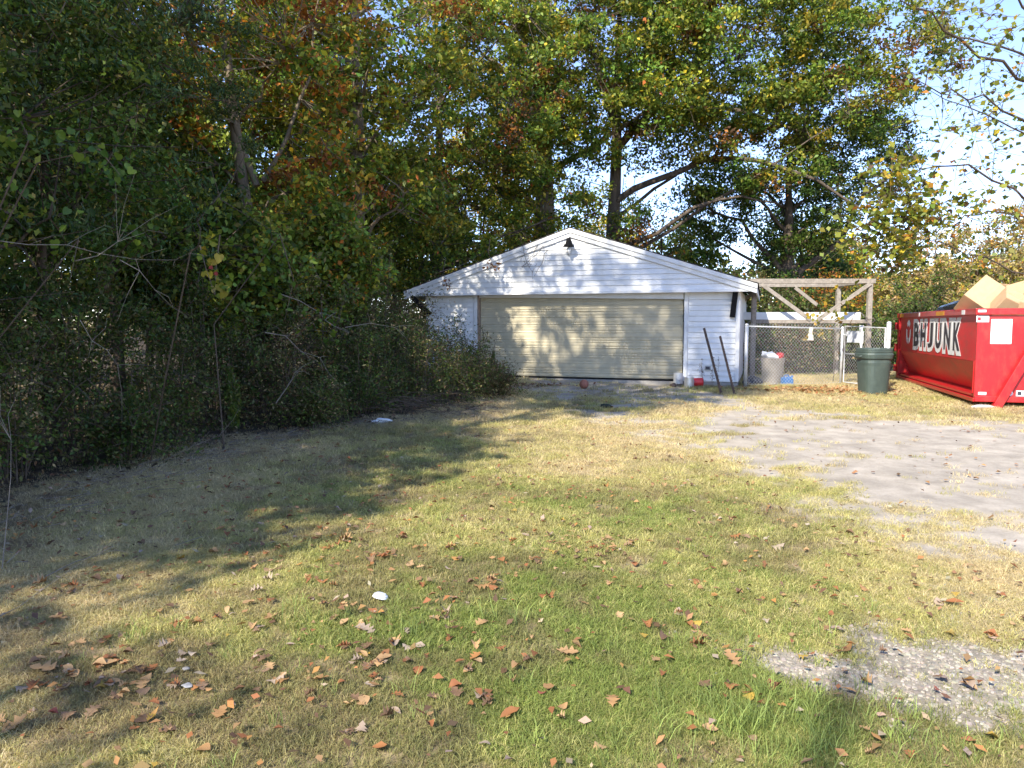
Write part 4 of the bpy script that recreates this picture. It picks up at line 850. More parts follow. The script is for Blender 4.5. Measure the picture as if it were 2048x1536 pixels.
# off the left of the picture: these shade the lawn and the garage
shade = [(-8.3, 3.0, 17.5, 3.6, 12.0, 4.6, 'tall oak by the lawn edge beside the photographer'), (-9.6, -2.2, 12, 2.7, 6.8, 4.2, 'medium oak behind the photographer on the left'), (-8.3, 1.0, 9, 2.2, 4.8, 3.2, 'low bushy tree at the lawn edge left of the photographer'),
         (-12.6, -7.5, 13, 3.0, 8.0, 4.2, 'oak farther behind the photographer'), (-13.5, 4, 9, 3.2, 5, 3.2, 'oak in the second row left of the photographer'), (-6.8, 7.2, 15.5, 2.6, 11.6, 3.2, 'slim oak rising above the near left cedar'),
         (-7.6, 2.2, 10, 2.7, 6.2, 3.0, 'leafy young oak at the lawn edge outside the left picture edge'), (-7.7, -1.8, 9.5, 1.7, 6.0, 3.0, 'narrow young oak at the lawn edge behind the photographer'), (-6.9, 4.8, 8.5, 2.3, 5.4, 2.8, 'bushy young oak just outside the left picture edge'), (-5.4, 3.5, 17.5, 2.4, 13.4, 4.2, 'tall slim oak with a high crown over the lawn edge')]
for x, y, h, r, cz, rz, lb in shade:
    tree('oak_tree', lb, (x, y), h, 0.2, [(0, 0, cz, r, r, rz)], OAK, 250, 42, 0.20, 0.62, GS, dens=False, gap=0.42 if h < 11 else 0.22 if r == 2.4 else 0.46, limbs=8, twigs=False)
tree('oak_tree', 'sparse oak well behind the photographer', (-5.4, -7.6), 12, 0.2, [(0, 0, 8.2, 3.2, 3.0, 2.6)], OAKO, 90, 7, 0.13, 1.0, GS, gap=0.2, limbs=9, dens=False)

tree('oak_tree', 'small open-crowned oak behind the photographer at the lawn edge', (-8.0, -3.6), 9, 0.14, [(0.6, 0.3, 6.5, 2.2, 2.2, 2.0)], OAK, 130, 20, 0.15, 0.55, GS, gap=0.40, limbs=9, dens=False)
# sweetgum reaching in from the right, sunlit and thin of leaf
tx, ty = 17.6, 20.0
def rel(px, py, y): p = atd(px, py, y * 1.38); return (p.x - tx, p.y - ty, p.z - gz(tx, ty))
ex = [([(0, 0, 6.5), rel(2070, 170, 13.0), rel(1960, 110, 12.2), rel(1860, 30, 11.6), rel(1800, 0, 11.2)], 0.06, 0.015),
      ([(0, 0, 5.6), rel(2100, 130, 13.2), rel(2000, 90, 12.4), rel(1900, 70, 12.0), rel(1850, 75, 11.6)], 0.045, 0.010),
      ([(0, 0, 5.2), rel(2080, 260, 13.0), rel(1960, 205, 12.4), rel(1880, 180, 12.0), rel(1800, 150, 11.6)], 0.045, 0.008),
      ([(0, 0, 4.6), rel(2120, 290, 13.0), rel(1980, 235, 12.6), rel(1850, 175, 12.2)], 0.04, 0.008),
      ([(0, 0, 4.2), rel(2060, 440, 13.0), rel(1980, 420, 12.6), rel(1920, 440, 12.4), rel(1870, 470, 12.2)], 0.04, 0.008),
      ([(0, 0, 3.6), rel(2060, 400, 12.6), rel(1940, 330, 12.0), rel(1850, 340, 11.6), rel(1760, 400, 11.3)], 0.045, 0.008),
      ([(0, 0, 5.0), rel(2080, 60, 12.6), rel(2030, 0, 12.2), rel(1980, -40, 12.0)], 0.05, 0.02),
      ([(0, 0, 3.3), rel(2080, 560, 12.8), rel(2000, 530, 12.6), rel(1900, 490, 12.2), rel(1800, 470, 11.8)], 0.035, 0.006)]
cl = [rel(*a) for a in ((1800, 330, 11.6), (1780, 390, 11.3), (1750, 440, 11.3), (1790, 480, 11.5), (1830, 420, 11.7), (1850, 360, 11.8), (1850, 450, 12.0), (1820, 500, 12.0), (1760, 500, 11.5), (1900, 400, 12.0), (1730, 470, 11.4), (1810, 440, 11.5),
      (1930, 350, 12.2), (1960, 420, 12.4), (1990, 300, 12.5), (2020, 380, 12.6), (2035, 440, 12.8), (2030, 260, 12.6), (2010, 200, 12.5), (1950, 250, 12.3), (1900, 190, 12.0), (1970, 150, 12.4), (1880, 260, 12.0), (1920, 100, 12.0), (2020, 60, 12.4), (1980, 30, 12.2), (1860, 140, 11.8), (1830, 230, 11.8), (2040, 140, 12.6), (1900, 30, 11.8), (1790, 360, 11.4), (1770, 420, 11.3), (1820, 390, 11.5), (1800, 510, 11.6))]
t = empty('sweetgum_tree', 'thin-leaved sunlit tree reaching in from the right picture edge with yellow-green leaves', 'tree', (tx, ty, gz(tx, ty)))
MB().tube([(0, 0, -0.1), (0.05, 0, 2.5), (-0.05, 0.1, 5), (0.1, 0, 8), (0, 0, 12)], [0.24, 0.2, 0.16, 0.11, 0.04], 10, cap=False).build('trunk', M_barkl, t, smooth=True)
lp = []; tw = MB()
for pts, ra, rb in ex:
    q = []
    for j in range(len(pts) - 1): q += [tuple(np.array(pts[j]) + (np.array(pts[j + 1]) - np.array(pts[j])) * f) for f in (0, 0.33, 0.66)]
    q.append(pts[-1]); q = wob(q, 0.05); m = len(q)
    MB().tube(q, [(ra + (rb - ra) * j / (m - 1)) * 0.8 for j in range(m)], 6, cap=False).build('limb', M_twig, t, smooth=True); lp += [np.array(p) for p in q[3:]]
lp = np.array(lp); LC = []; LCY = []
tips = []
for k, e in enumerate(cl):
    e = np.array(e); s = lp[((lp - e) ** 2).sum(1).argmin()]
    tw.tube(bez(s, (s + e) / 2 + rng.normal(size=3) * 0.1, e, 6), [0.014, 0.012, 0.010, 0.008, 0.006, 0.004], 4, cap=False)
    dense = k < 12 or k > 29
    for _ in range(15 if dense else 8):
        f = e + rng.normal(size=3) * np.array([0.58, 0.48, 0.42]); g_ = (e + f) / 2 + rng.normal(size=3) * 0.05
        tw.tube([tuple(e), tuple(g_), tuple(f)], [0.006, 0.004, 0.002], 3, cap=False)
        for u in np.linspace(0.25, 1.0, 8 if dense else 4): LC.append(e + (f - e) * u + rng.normal(size=3) * 0.05)
# bare twigs against the sky
for _ in range(150):
    s = lp[rng.integers(len(lp))]; e = s + rng.normal(size=3) * np.array([0.7, 0.55, 0.62]); tw.tube([tuple(s), tuple((s + e) / 2 + rng.normal(size=3) * 0.08), tuple(e)], [0.007, 0.005, 0.002], 3, cap=False)
    for u in (0.5, 0.8, 1.0): LC.append(s + (e - s) * u + rng.normal(size=3) * 0.04)
tag(tw.build('twigs', M_twig, t), kind='stuff')
LC = np.array(LC); V = leaf_quads(LC, 0.13, 0.85, up=0.5); tag(quads('crown', V, M_leaf, np.clip(palette(P(lt=3.5, yg=6, yl=1.2, og=.45, br=.5), len(LC)) * 1.35, 0, .9), t), kind='stuff')
# ------------------------------------------------------------------ shrubs
def shrub(name, label, xy, r, h, pal, stems=16, per=260, leaf=0.05, group=None, spread=1.0, aspect=0.5, cat='shrub', droop=0.35, stem_m=None, bare=0.25):
    x, y = xy; t = empty(name, label, cat, (x, y, gz(x, y) - 0.03), 0, group); mb = MB(); C = []
    for k in range(stems):
        a = rng.uniform(0, 6.28); rr = r * rng.uniform(0.3, 1.0) * spread; hh = h * rng.uniform(0.55, 1.05) * (1.08 - 0.4 * (rr / (r * spread)) ** 2)
        b0 = np.array([0.25 * r * math.cos(a) * rng.random(), 0.25 * r * math.sin(a) * rng.random(), 0.0]); e = np.array([rr * math.cos(a), rr * math.sin(a), hh])
        mid = b0 * 0.4 + e * 0.6 * np.array([0.7, 0.7, 1]) + np.array([0, 0, hh * droop]); pts = np.array(bez(b0, mid, e, 8))
        mb.tube([tuple(p) for p in pts], [0.009, 0.0085, 0.008, 0.007, 0.006, 0.0045, 0.003, 0.002], 4, cap=False)
        for j in range(7):
            i = rng.integers(2, 8); s = pts[i]; d = rng.normal(size=3) * np.array([0.22, 0.22, 0.17]) * r ** 0.5 + np.array([0, 0, 0.05]); f = s + d
            mb.tube([tuple(s), tuple(s + d * 0.5 + rng.normal(size=3) * 0.02), tuple(f)], [0.005, 0.004, 0.002], 3, cap=False)
            if rng.random() > bare:
                n = int(per / 7); u = rng.random((n, 1)); C.append(s + d * u * 1.1 + rng.normal(size=(n, 3)) * 0.075 * r ** 0.4)
    for k in range(int(stems * 1.5)):      # low leafage down to the ground
        a = rng.uniform(0, 6.28); rr = r * math.sqrt(rng.random()); c0 = np.array([rr * math.cos(a), rr * math.sin(a), h * rng.uniform(0.03, 0.6)])
        C.append(c0 + rng.normal(size=(int(per / 6), 3)) * np.array([.14, .14, .10]))
    tag(mb.build('stems', stem_m or M_twig, t), kind='stuff')
    if C:
        C = np.concatenate(C); C[:, 2] = np.maximum(C[:, 2], 0.03); V = leaf_quads(C, leaf, aspect)
        col = palette(pal, len(C)); col *= 1.45 * (0.65 + 0.7 * vnoise(C[:, 0] + x, C[:, 2] + C[:, 1] + y, 0.35, 4))[:, None]
        tag(quads('foliage', V, M_leaf, np.clip(col, 0, .9), t), kind='stuff')
    return t
OLV = P(ol=5, dk=1.5, md=3, lt=.6, br=1.2, tan=0.5); DKS = P(dk=3, ol=3, md=2.5, br=.6); BRN = P(ol=3, br=3, tan=1, md=1)
GU = 'dark tangled shrubs along the left lawn edge'
und = [(-5.3, 5.6, .95, 1.9, DKS, 'dark shrub at the left picture edge nearest the camera'), (-4.9, 7.2, .9, 1.5, OLV, 'olive shrub low at the left edge beside the grassy plume'), (-5.2, 8.8, 1.1, 2.4, DKS, 'tall dark shrub behind the left grassy plume'), (-4.5, 9.6, .9, 1.3, OLV, 'low olive shrub between the two grassy plumes'),
       (-4.6, 11.2, 1.1, 2.3, DKS, 'dark shrub under the heart-leaved vine'), (-3.6, 11.4, .95, 1.6, BRN, 'brownish shrub behind the right grassy plume'), (-3.2, 12.6, 1.1, 2.1, OLV, 'tall olive shrub left of the brush pile'), (-2.5, 12.2, .9, 1.25, DKS, 'low dark shrub just left of the whitish wrapper'),
       (-1.75, 12.9, .95, 1.15, OLV, 'olive shrub above the whitish wrapper'), (-1.2, 14.0, .9, 1.1, OLV, 'rounded olive shrub right of the brush pile'), (-2.6, 14.4, 1.2, 2.2, OLV, 'tall feathery shrub left of the garage corner'), (-1.55, 15.6, 1.0, 1.55, OLV, 'shrub before the left garage wall with twiggy top'),
       (-0.75, 16.6, .6, 0.95, BRN, 'small brownish shrub at the left end of the garage door'), (-2.3, 17.2, .9, 2.0, BRN, 'twiggy shrub touching the left garage corner'), (-3.6, 15.8, 1.3, 2.9, OLV, 'tall olive thicket shrub left of the downspout'), (-4.6, 13.6, 1.3, 3.0, DKS, 'tall dark thicket shrub below the pale forked oak'),
       (-3.4, 18.4, 1.2, 3.0, P(ol=2, md=2, yg=1, br=1), 'tall leafy shrub beside the left wall of the garage'), (-6.2, 15.0, 1.5, 3.2, DKS, 'deep dark shrub behind the thicket left of the garage'), (-7.2, 10.0, 1.5, 3.0, DKS, 'deep dark shrub under the left cedars'), (-6.6, 6.6, 1.3, 2.8, DKS, 'deep dark shrub at the foot of the far left cedar'),
       (-5.6, 18.0, 1.4, 3.0, OLV, 'olive thicket between the two pale oak trunks'), (-8.2, 17.0, 1.6, 3.4, DKS, 'dark thicket far back in the left woods'), (-5.0, 22.0, 1.5, 3.4, P(md=2, lt=2, ol=2, yg=1), 'lighter green thicket behind the tall straight oak'), (-3.0, 21.6, 1.3, 3.4, P(md=3, ol=2, og=0.8, yg=1), 'thicket with red-tinged leaves above the left eave'),
       (-7.6, 7.4, 1.3, 2.6, DKS, 'dark shrub deep in the shade behind the left edge shrub'), (-8.6, 9.2, 1.5, 2.8, DKS, 'dark shrub deep in the shade behind the left grassy plume'), (-9.4, 12.0, 1.6, 3.0, DKS, 'dark shrub deep in the woods between the two cedars'), (-7.4, 12.4, 1.4, 2.6, DKS, 'dark shrub in the gap right of the second cedar'), (-10.5, 14.5, 1.7, 3.0, DKS, 'dark shrub farthest back under the left woods'),
       (-5.9, 3.9, .9, 1.7, DKS, 'dark shrub just outside the left picture edge'), (-0.35, 15.2, .5, 0.55, BRN, 'knee-high dry shrub at the right tip of the thicket'), (-2.9, 10.9, .6, 0.7, OLV, 'knee-high olive shrub at the lawn edge left of the wrapper'), (-4.25, 8.2, .6, 0.75, DKS, 'knee-high dark shrub at the lawn edge below the left plume')]
for x, y, r, h, pal, lb in und:
    big = h > 2
    shrub('shrub', lb, (x, y), r, h, pal, 22 if big else 18, 280 if big else 260, 0.065 if big else 0.05, GU, droop=0.3)
back = [(7.0, 24.5, 1.4, 2.6, OLV, 'dark bush behind the left half of the wooden frame'), (9.4, 25.0, 1.4, 2.6, DKS, 'dark bush behind the right half of the wooden frame'), (11.4, 25.5, 1.4, 2.4, P(dk=3, ol=2, yg=1, yl=.5), 'bush with yellowing leaves right of the wooden frame'), (13.6, 25.5, 1.5, 2.4, DKS, 'dark bush beyond the dumpster far corner'),
        (8.2, 27.5, 1.6, 3.2, P(dk=2, ol=2, yg=1.5, og=.4), 'taller lit bush seen between the frame braces'), (12.6, 28.5, 1.6, 3.6, P(dk=2, og=2, rs=1, yg=1), 'orange-red leaved bush above the right frame post'), (15.6, 28.5, 1.8, 3.4, DKS, 'dark tall bush left of the hillside thicket'), (5.2, 25.5, 1.2, 3.0, DKS, 'dark bush at the right rear garage corner'),
        (10.2, 29.5, 1.8, 3.8, OLV, 'olive bush around the foot of the dark elm'), (17.5, 27.0, 1.5, 1.8, DKS, 'low dark bush behind the black trash bag'), (19.8, 30, 2.0, 2.2, P(ol=2, yg=2, tan=1), 'olive bush behind the tipped cardboard box'), (23, 32, 2.2, 2.6, P(ol=2, yg=2, tan=2), 'tan-olive bush right behind the heap of boxes')]
back += [(6.6, 21.6, 1.0, 1.5, OLV, 'low olive brush behind the taupe can'), (8.2, 22.0, 1.1, 1.6, BRN, 'low brown brush behind the middle of the chain link fence'), (9.6, 22.3, 1.1, 1.5, OLV, 'low olive brush behind the gate'), (11.2, 22.6, 1.2, 1.7, DKS, 'low dark brush between the frame and the dumpster'), (7.4, 23.2, 1.2, 2.0, DKS, 'dark brush just behind the rear posts of the wooden frame')]
for x, y, r, h, pal, lb in back:
    shrub('bush', lb, (x, y), r, h, pal, 28, 220, 0.11, 'bushes behind the fence', cat='bush')
for px, y, r, h, lb, pal in ((1330, 40, 2.2, 4.2, 'bright yellow bush over the right roof slope', YEL), (1420, 38, 2.4, 4.6, 'green-yellow bush beside the bright yellow one over the roof', P(lt=3, yg=3, md=2)), (940, 36, 2.6, 4.8, 'yellow-leaved bush over the left roof slope', YEL)):
    shrub('bush', lb, ((px - 1024) / F_PX * y, y), r, h, pal, 34, 260, 0.14, 'bushes behind the garage', cat='bush')
HB = P(tan=4, yg=2, ol=1.2, yl=.7, og=.3)
for x, y, r, h, lb in ((23.2, 42, 3.2, 4.6, 'sunlit tan bush on the slope behind the tipped box'), (27.5, 45, 4.2, 6.6, 'wide sunlit tan bush on the slope, tallest behind the boxes'), (32.5, 46, 4.4, 7.4, 'sunlit straw-coloured bush on the slope at the right picture edge'), (29.5, 40, 3.0, 4.2, 'yellowish bush low on the slope above the long box'), (37, 45, 4.0, 7.6, 'tan bush on the slope just beyond the right picture edge')):
    shrub('hillside_bush', lb, (x, y), r, h, HB, 40, 360, 0.19, 'sunlit bushes on the right slope', cat='bush', stem_m=M_dead)
# filler of far woods: one mass
n = 30000; px = rng.uniform(-300, 2300, n); yy = rng.uniform(44, 75, n); xx = (px - 1024) / F_PX * yy
top = 3.0 + 4.5 * fnoise(xx, yy * 0 + 3, 6.0, 61); zz = rng.random(n) ** 0.8 * top
Cw = np.stack([xx, yy, zz + zg(xx, yy)], -1)
fw_ = quads('far_woods', leaf_quads(Cw, 0.42, 0.7), M_leaf, np.clip(palette(P(dk=3, ol=3, md=2, br=1.5, tan=1.2, og=.3), n), 0, .9)); tag(fw_, 'hazy far-off woods closing the view behind the trees', None, kind='stuff')

# upright grassy plumes: stakes overgrown with strap leaves
def plume(lb, base, h, w, lean=(0, 0)):
    t = empty('vine_plume', lb, 'plant', tuple(base), 0, 'upright green vine plumes at the thicket edge')
    MB().tube([(0, 0, -0.02), (lean[0] * .5, lean[1], h * .6), (lean[0], lean[1], h)], [0.012, 0.009, 0.004], 5, cap=False).build('stem', M_twig, t)
    n = 420; u = rng.random(n) ** 0.8; z_ = h * (0.05 + 0.72 * u); rad = w * np.sin(np.pi * np.clip(u * 0.85 + 0.12, 0, 1)) ; a_ = rng.uniform(0, 6.28, n)
    C = np.stack([lean[0] * z_ / h + rad * np.cos(a_) * rng.random(n), rad * np.sin(a_) * rng.random(n), z_], -1)
    L_ = 0.16; ax = unit(np.stack([rng.normal(size=n) * .35, rng.normal(size=n) * .35, -np.ones(n)], -1)); b_ = unit(np.cross(ax, rng.normal(size=(n, 3))))
    V = np.stack([C - ax * L_ / 2, C + b_ * 0.009, C + ax * L_ / 2, C - b_ * 0.009], 1).reshape(-1, 3)
    tag(quads('strap_leaves', V, M_leaf, np.clip(palette(P(md=3, lt=3, yg=.4), n) * 1.15, 0, .9), t), kind='stuff')
plume('green plume of strap leaves at the left, nearest the picture edge', at(262, 905), 0.98, 0.13, (0.05, 0))
plume('green plume of strap leaves between the left shrubs and the brush pile', at(474, 862), 1.15, 0.12, (-0.10, 0))
plume('narrow green plume in front of the left end of the garage door', (-0.55, 17.2, gz(-0.55, 17.2)), 1.0, 0.10, (0.16, 0))
# vine climbing on the left garage wall
vn = empty('climbing_vine', 'leafy green vine climbing the left front wall of the garage', 'vine', (-1.5, 19.0, gz(-1.5, 19)))
mb = MB(); C = []
for k in range(7):
    s = np.array([rng.uniform(-.3, .5), rng.uniform(-.15, .1), 0.3]); e = s + np.array([rng.uniform(-.25, .35), 0.05, rng.uniform(0.7, 1.45)]); pts = wob(bez(s, (s + e) / 2 + rng.normal(size=3) * .12, e, 8), .02)
    mb.tube(pts, 0.006, 4, cap=False)
    for p in pts[2:]: C.append(np.array(p) + rng.normal(size=(9, 3)) * np.array([.06, .03, .05]))
tag(mb.build('stems', M_twig, vn), kind='stuff'); C = np.concatenate(C); tag(quads('foliage', leaf_quads(C, 0.07, .4), M_leaf, palette(P(md=3, lt=2, br=1.5), len(C)), vn), kind='stuff')
# little vine at the outlet box
v2 = empty('wall_vine', 'thin dry vine creeping up the right wall below the outlet box', 'vine', (4.55, 17.32, gz(4.55, 17.3)))
mb = MB(); C = []
for k in range(6):
    s = np.array([rng.uniform(-.1, .35), 0, 0.0]); e = s + np.array([rng.uniform(-.25, .12), 0.06, rng.uniform(0.3, 0.75)]); pts = wob(bez(s, (s + e) / 2 + rng.normal(size=3) * .08, e, 7), .015); mb.tube(pts, 0.004, 3, cap=False)
    for p in pts[2:]: C.append(np.array(p) + rng.normal(size=(3, 3)) * .035)
tag(mb.build('stems', M_dead, v2), kind='stuff'); C = np.concatenate(C); tag(quads('foliage', leaf_quads(C, 0.04, .5), M_leaf, palette(P(br=2, ol=2, tan=1), len(C)), v2), kind='stuff')
# hanging dead vine and twig over the gable
hv = MB(); a0 = (0.42, 18.55, 3.72)
for k in range(4):
    s = np.array(a0) + np.array([rng.uniform(-.5, .55), rng.uniform(-.15, .0), rng.uniform(-.05, .1)]); e = np.array([0.45 + rng.uniform(-.35, .3), 18.35, rng.uniform(2.6, 3.3)]); hv.tube(wob(bez(s, (s + e) / 2 + np.array([rng.normal() * .15, 0, -.05]), e, 9), .02), [0.006] * 5 + [0.004] * 4, 4, cap=False)
for k in range(12):
    s = np.array([0.45, 18.35, 3.1]) + rng.normal(size=3) * np.array([.12, .02, .25]); e = s + rng.normal(size=3) * np.array([.2, .02, .14]); hv.tube([tuple(s), tuple((s + e) / 2 + rng.normal(size=3) * .02), tuple(e)], [0.005, .004, .002], 3, cap=False)
hv = hv.build('dead_vine', M_twig); tag(hv, 'bare dead vine hanging from the roof edge across the white gable', 'vine')
for (px, py, nn, lb) in ((986, 532, 26, 'spray of rusty leaves hanging over the left slope of the gable'), (893, 570, 18, 'small spray of rusty leaves hanging over the left eave corner')):
    b0 = atd(px, py, 18.6 if px > 950 else 18.9); o = empty('leaf_spray', lb, 'branch', tuple(b0))
    MB().tube([(-0.1, 0.9, 0.75), (-0.12, 0.3, 0.35), (0, 0, 0)], [0.012, 0.008, 0.004], 5, cap=False).build('twig', M_twig, o)
    C = rng.normal(size=(nn, 3)) * np.array([.09, .06, .10]) + np.array([0, 0, 0.02]); tag(quads('leaves', leaf_quads(C, 0.10, .6), M_leaf, palette(P(rs=3, og=2, br=2), nn), o), kind='stuff')
# brush pile
bpile = MB()
for k in range(48):
    s = np.array([-1.9, 12.0, 0.12]) + rng.normal(size=3) * np.array([.42, .28, .05]); d = np.array([rng.uniform(.3, 1.0), rng.uniform(-.35, .2), rng.normal() * .14 - .05]) * rng.uniform(.5, 1.15); e = s + d; s[2] = max(s[2], .05) + gz(s[0], s[1]); e[2] = max(e[2], .05) + gz(e[0], e[1]); s[2] += .12 * rng.random()
    bpile.tube(wob(bez(s, (s + e) / 2 + rng.normal(size=3) * .06 + np.array([0, 0, .10]), e, 6), .012), [.006, .006, .005, .004, .003, .002], 4, cap=False)
bpile = bpile.build('brush_pile', M_twig); tag(bpile, 'heap of bleached dead twigs before the shrubs left of the garage', 'brush pile', kind='thing')
# bare twigs in the thicket
def twig(lb, pts, r=0.008, forks=4):
    mb = MB(); q = wob([tuple(p) for p in pts], 0.012); m = len(q); mb.tube(q, [r * (1 - .7 * j / (m - 1)) for j in range(m)], 5, cap=False)
    for k in range(forks):
        s = np.array(q[rng.integers(1, m)]); d = np.array(q[-1]) - np.array(q[0]); d = d / np.linalg.norm(d); e = s + (d * .8 + rng.normal(size=3) * .5) * rng.uniform(.15, .4); mb.tube([tuple(s), tuple((s + e) / 2 + rng.normal(size=3) * .02), tuple(e)], [r * .45, r * .35, r * .2], 4, cap=False)
    o = mb.build('bare_twig', M_dead); return tag(o, lb, 'twig')
TW = [('bare grey branch arching across the dark shade, longest in the left thicket', [(0, 482), (60, 486), (130, 490), (200, 506), (270, 520), (350, 520)], 5.6), ('bare forked twig rising right from the long grey branch', [(150, 522), (200, 510), (240, 480), (290, 465)], 5.7), ('bare grey twig bending down under the heart leaves', [(240, 520), (280, 545), (310, 580)], 5.6),
      ('curved bare twig low in the left shade', [(160, 640), (180, 680), (215, 700), (235, 730)], 6.4), ('bare pale twig in the thicket under the heart-leaf vine', [(560, 588), (600, 600), (640, 625), (650, 640)], 9.5), ('pair of pale bare twigs crossing left of the thicket', [(530, 665), (570, 675), (600, 700), (640, 715)], 9.5),
      ('bare grey twig spreading across the tall olive shrub', [(690, 655), (740, 645), (790, 655)], 10.5), ('pale dead branch lying on the left roof edge', [(880, 543), (915, 535), (945, 520)], 19.3), ('slanting pale stem at the foot of the left shrubs', [(320, 925), (380, 895), (440, 870)], 8.0), ('thin upright dead sapling at the left picture edge', [(4, 1140), (14, 1050), (26, 950), (22, 880)], 4.6),
      ('pale leaning cane right of the right grassy plume', [(552, 806), (575, 770), (590, 745)], 10.0), ('leaning pale cane before the left garage wall', [(935, 770), (975, 730), (1010, 700)], 16.8), ('long dry stalk lying across the shaded grass at the left', [(90, 1165), (150, 1135), (230, 1110)], None), ('pale broken stick on the shaded grass at the left picture edge', [(0, 1245), (35, 1228)], None)]
for lb, pts, y in TW:
    P3 = [(at(*p) + Vector((0, 0, 0.035))) if y is None else atd(p[0], p[1], y + 0.05 * k) for k, p in enumerate(pts)]
    twig(lb, P3, 0.007 if y and y > 9 else 0.0038, 1 if y is None else 5)

# heart-leaved redbud: each big leaf an object
def heart(s, cup):
    pts = [(0, -0.42), (0.30, -0.60), (0.58, -0.38), (0.56, 0.0), (0.32, 0.38), (0, 0.68), (-0.32, 0.38), (-0.56, 0.0), (-0.58, -0.38), (-0.30, -0.60)]
    v = [(0, 0, 0)] + [(x * s, y * s, cup * s * (x * x) + 0.08 * s * y * y) for x, y in pts]
    return MB().add(v, [(0, 1 + i, 1 + (i + 1) % 10) for i in range(10)])
def plain_leaf_mat(name, col, rough=.5, trans=.3):
    m = leaf_mat(name, rough, trans); N = m.node_tree.nodes; L = m.node_tree.links
    a = next(n for n in N if n.type == 'ATTRIBUTE'); 
    g = N.new('ShaderNodeObjectInfo'); r = N.new('ShaderNodeValToRGB'); r.color_ramp.interpolation = 'LINEAR'
    els = r.color_ramp.elements
    for i, c_ in enumerate(col):
        e = els[i] if i < 2 else els.new(0.5)
        e.color = tuple(c_) + (1,)
    for i in range(len(col)): els[i].position = i / (len(col) - 1)
    L.new(g.outputs['Random'], r.inputs[0])
    for l in list(L):
        if l.from_node == a: L.new(r.outputs[0], l.to_socket)
    return m
M_heart = plain_leaf_mat('heart_leaf', [(0.045, 0.10, 0.015), (0.085, 0.16, 0.02), (0.06, 0.12, 0.015), (0.13, 0.19, 0.02)])
HV = [heart(0.052, c).mesh('heart_leaf', M_heart, True) for c in (0.3, 0.7, -0.3)]
def heart_plant(name, lb, cat, base, ways, spots, size=1.0):
    t = empty(name, lb, cat, tuple(base)); b0 = Vector(base)
    for w_ in ways: MB().tube(wob([tuple(Vector(p) - b0) for p in w_], .01), [0.009 - 0.006 * j / (len(w_) - 1) for j in range(len(w_))], 5, cap=False).build('stem', M_twig, t)
    for (px, py, y, nn, sp) in spots:
        for k in range(nn):
            p = atd(px + rng.normal() * sp, py + rng.normal() * sp * .9, y + rng.normal() * .25)
            o = bpy.data.objects.new('heart_leaf', HV[rng.integers(3)]); link(o, t); o.location = p - b0; sc_ = size * rng.uniform(.7, 1.2); o.scale = (sc_,) * 3
            o.rotation_euler = (rng.normal() * .55 + R(100) * (rng.random() < .7), rng.normal() * .5, rng.uniform(-.9, .9) + R(180) * 0)
            if o.rotation_euler[0] > 1: o.rotation_euler[0] += 0.0; o.scale.y = -sc_
    return t
b0 = (-4.75, 6.3, gz(-4.75, 6.3))
heart_plant('redbud_sapling', 'redbud sapling with heart-shaped green leaves before the left cedars', 'sapling', b0, [[b0, (-4.8, 6.2, 1.4), atd(80, 330, 5.9), atd(200, 300, 5.8), atd(240, 350, 5.8)], [b0, (-4.7, 6.2, 1.0), atd(150, 480, 5.9), atd(140, 560, 5.8)], [(-4.8, 6.2, 1.4), atd(60, 280, 5.9), atd(40, 240, 5.9)]],
             [(70, 250, 5.9, 9, 22), (120, 280, 5.8, 8, 22), (190, 300, 5.8, 10, 16), (215, 325, 5.8, 14, 17), (240, 350, 5.8, 4, 12), (165, 290, 5.8, 4, 12), (145, 430, 5.8, 5, 20), (120, 500, 5.8, 7, 18), (265, 470, 6.2, 5, 14), (40, 400, 5.8, 5, 22), (290, 480, 6.3, 5, 12)])
b0 = (-3.5, 8.9, gz(-3.5, 8.9))
heart_plant('heart_leaf_vine', 'hanging vine with heart-shaped green leaves over the middle of the left thicket', 'vine', b0, [[b0, (-3.6, 9.0, 1.6), atd(560, 470, 9.0), atd(440, 400, 9.0), atd(420, 330, 9.0)], [atd(560, 470, 9.0), atd(590, 560, 9.0), atd(570, 640, 9.0)], [atd(440, 470, 8.0), atd(430, 540, 8.0), atd(430, 590, 8.0)]],
             [(445, 360, 9, 7, 26), (440, 420, 9, 6, 22), (480, 500, 9, 16, 30), (530, 520, 9, 18, 30), (570, 510, 9, 16, 28), (545, 570, 9, 14, 26), (500, 600, 9, 8, 20), (560, 610, 9, 8, 18), (590, 650, 9, 6, 20), (640, 630, 9.3, 6, 14), (660, 655, 9.4, 8, 16), (435, 460, 9, 5, 18)], 1.1)
b0 = (-3.1, 7.55, gz(-3.1, 7.55)); b0 = tuple(at(300, 930)); 
M_heart = plain_leaf_mat('heart_leaf_yellow', [(0.10, 0.17, 0.02), (0.20, 0.22, 0.02), (0.12, 0.17, 0.02), (0.30, 0.22, 0.03)])
HV = [heart(0.050, c).mesh('heart_leaf', M_heart, True) for c in (0.3, 0.7, -0.3)]
M_heart2 = plain_leaf_mat('heart_leaf_red', [(0.25, 0.02, 0.01), (0.30, 0.04, 0.02)])
ht = heart_plant('yellowing_vine', 'strand of larger yellow-green heart leaves hanging with two red ones', 'vine', b0, [[b0, atd(330, 760, 7.0), atd(380, 500, 6.6), atd(400, 490, 6.5), atd(418, 540, 6.4), atd(430, 590, 6.4)]], [(402, 512, 6.4, 3, 6), (420, 535, 6.4, 6, 11), (428, 565, 6.4, 8, 11), (438, 580, 6.4, 4, 10), (455, 575, 6.5, 3, 7)], 1.25)
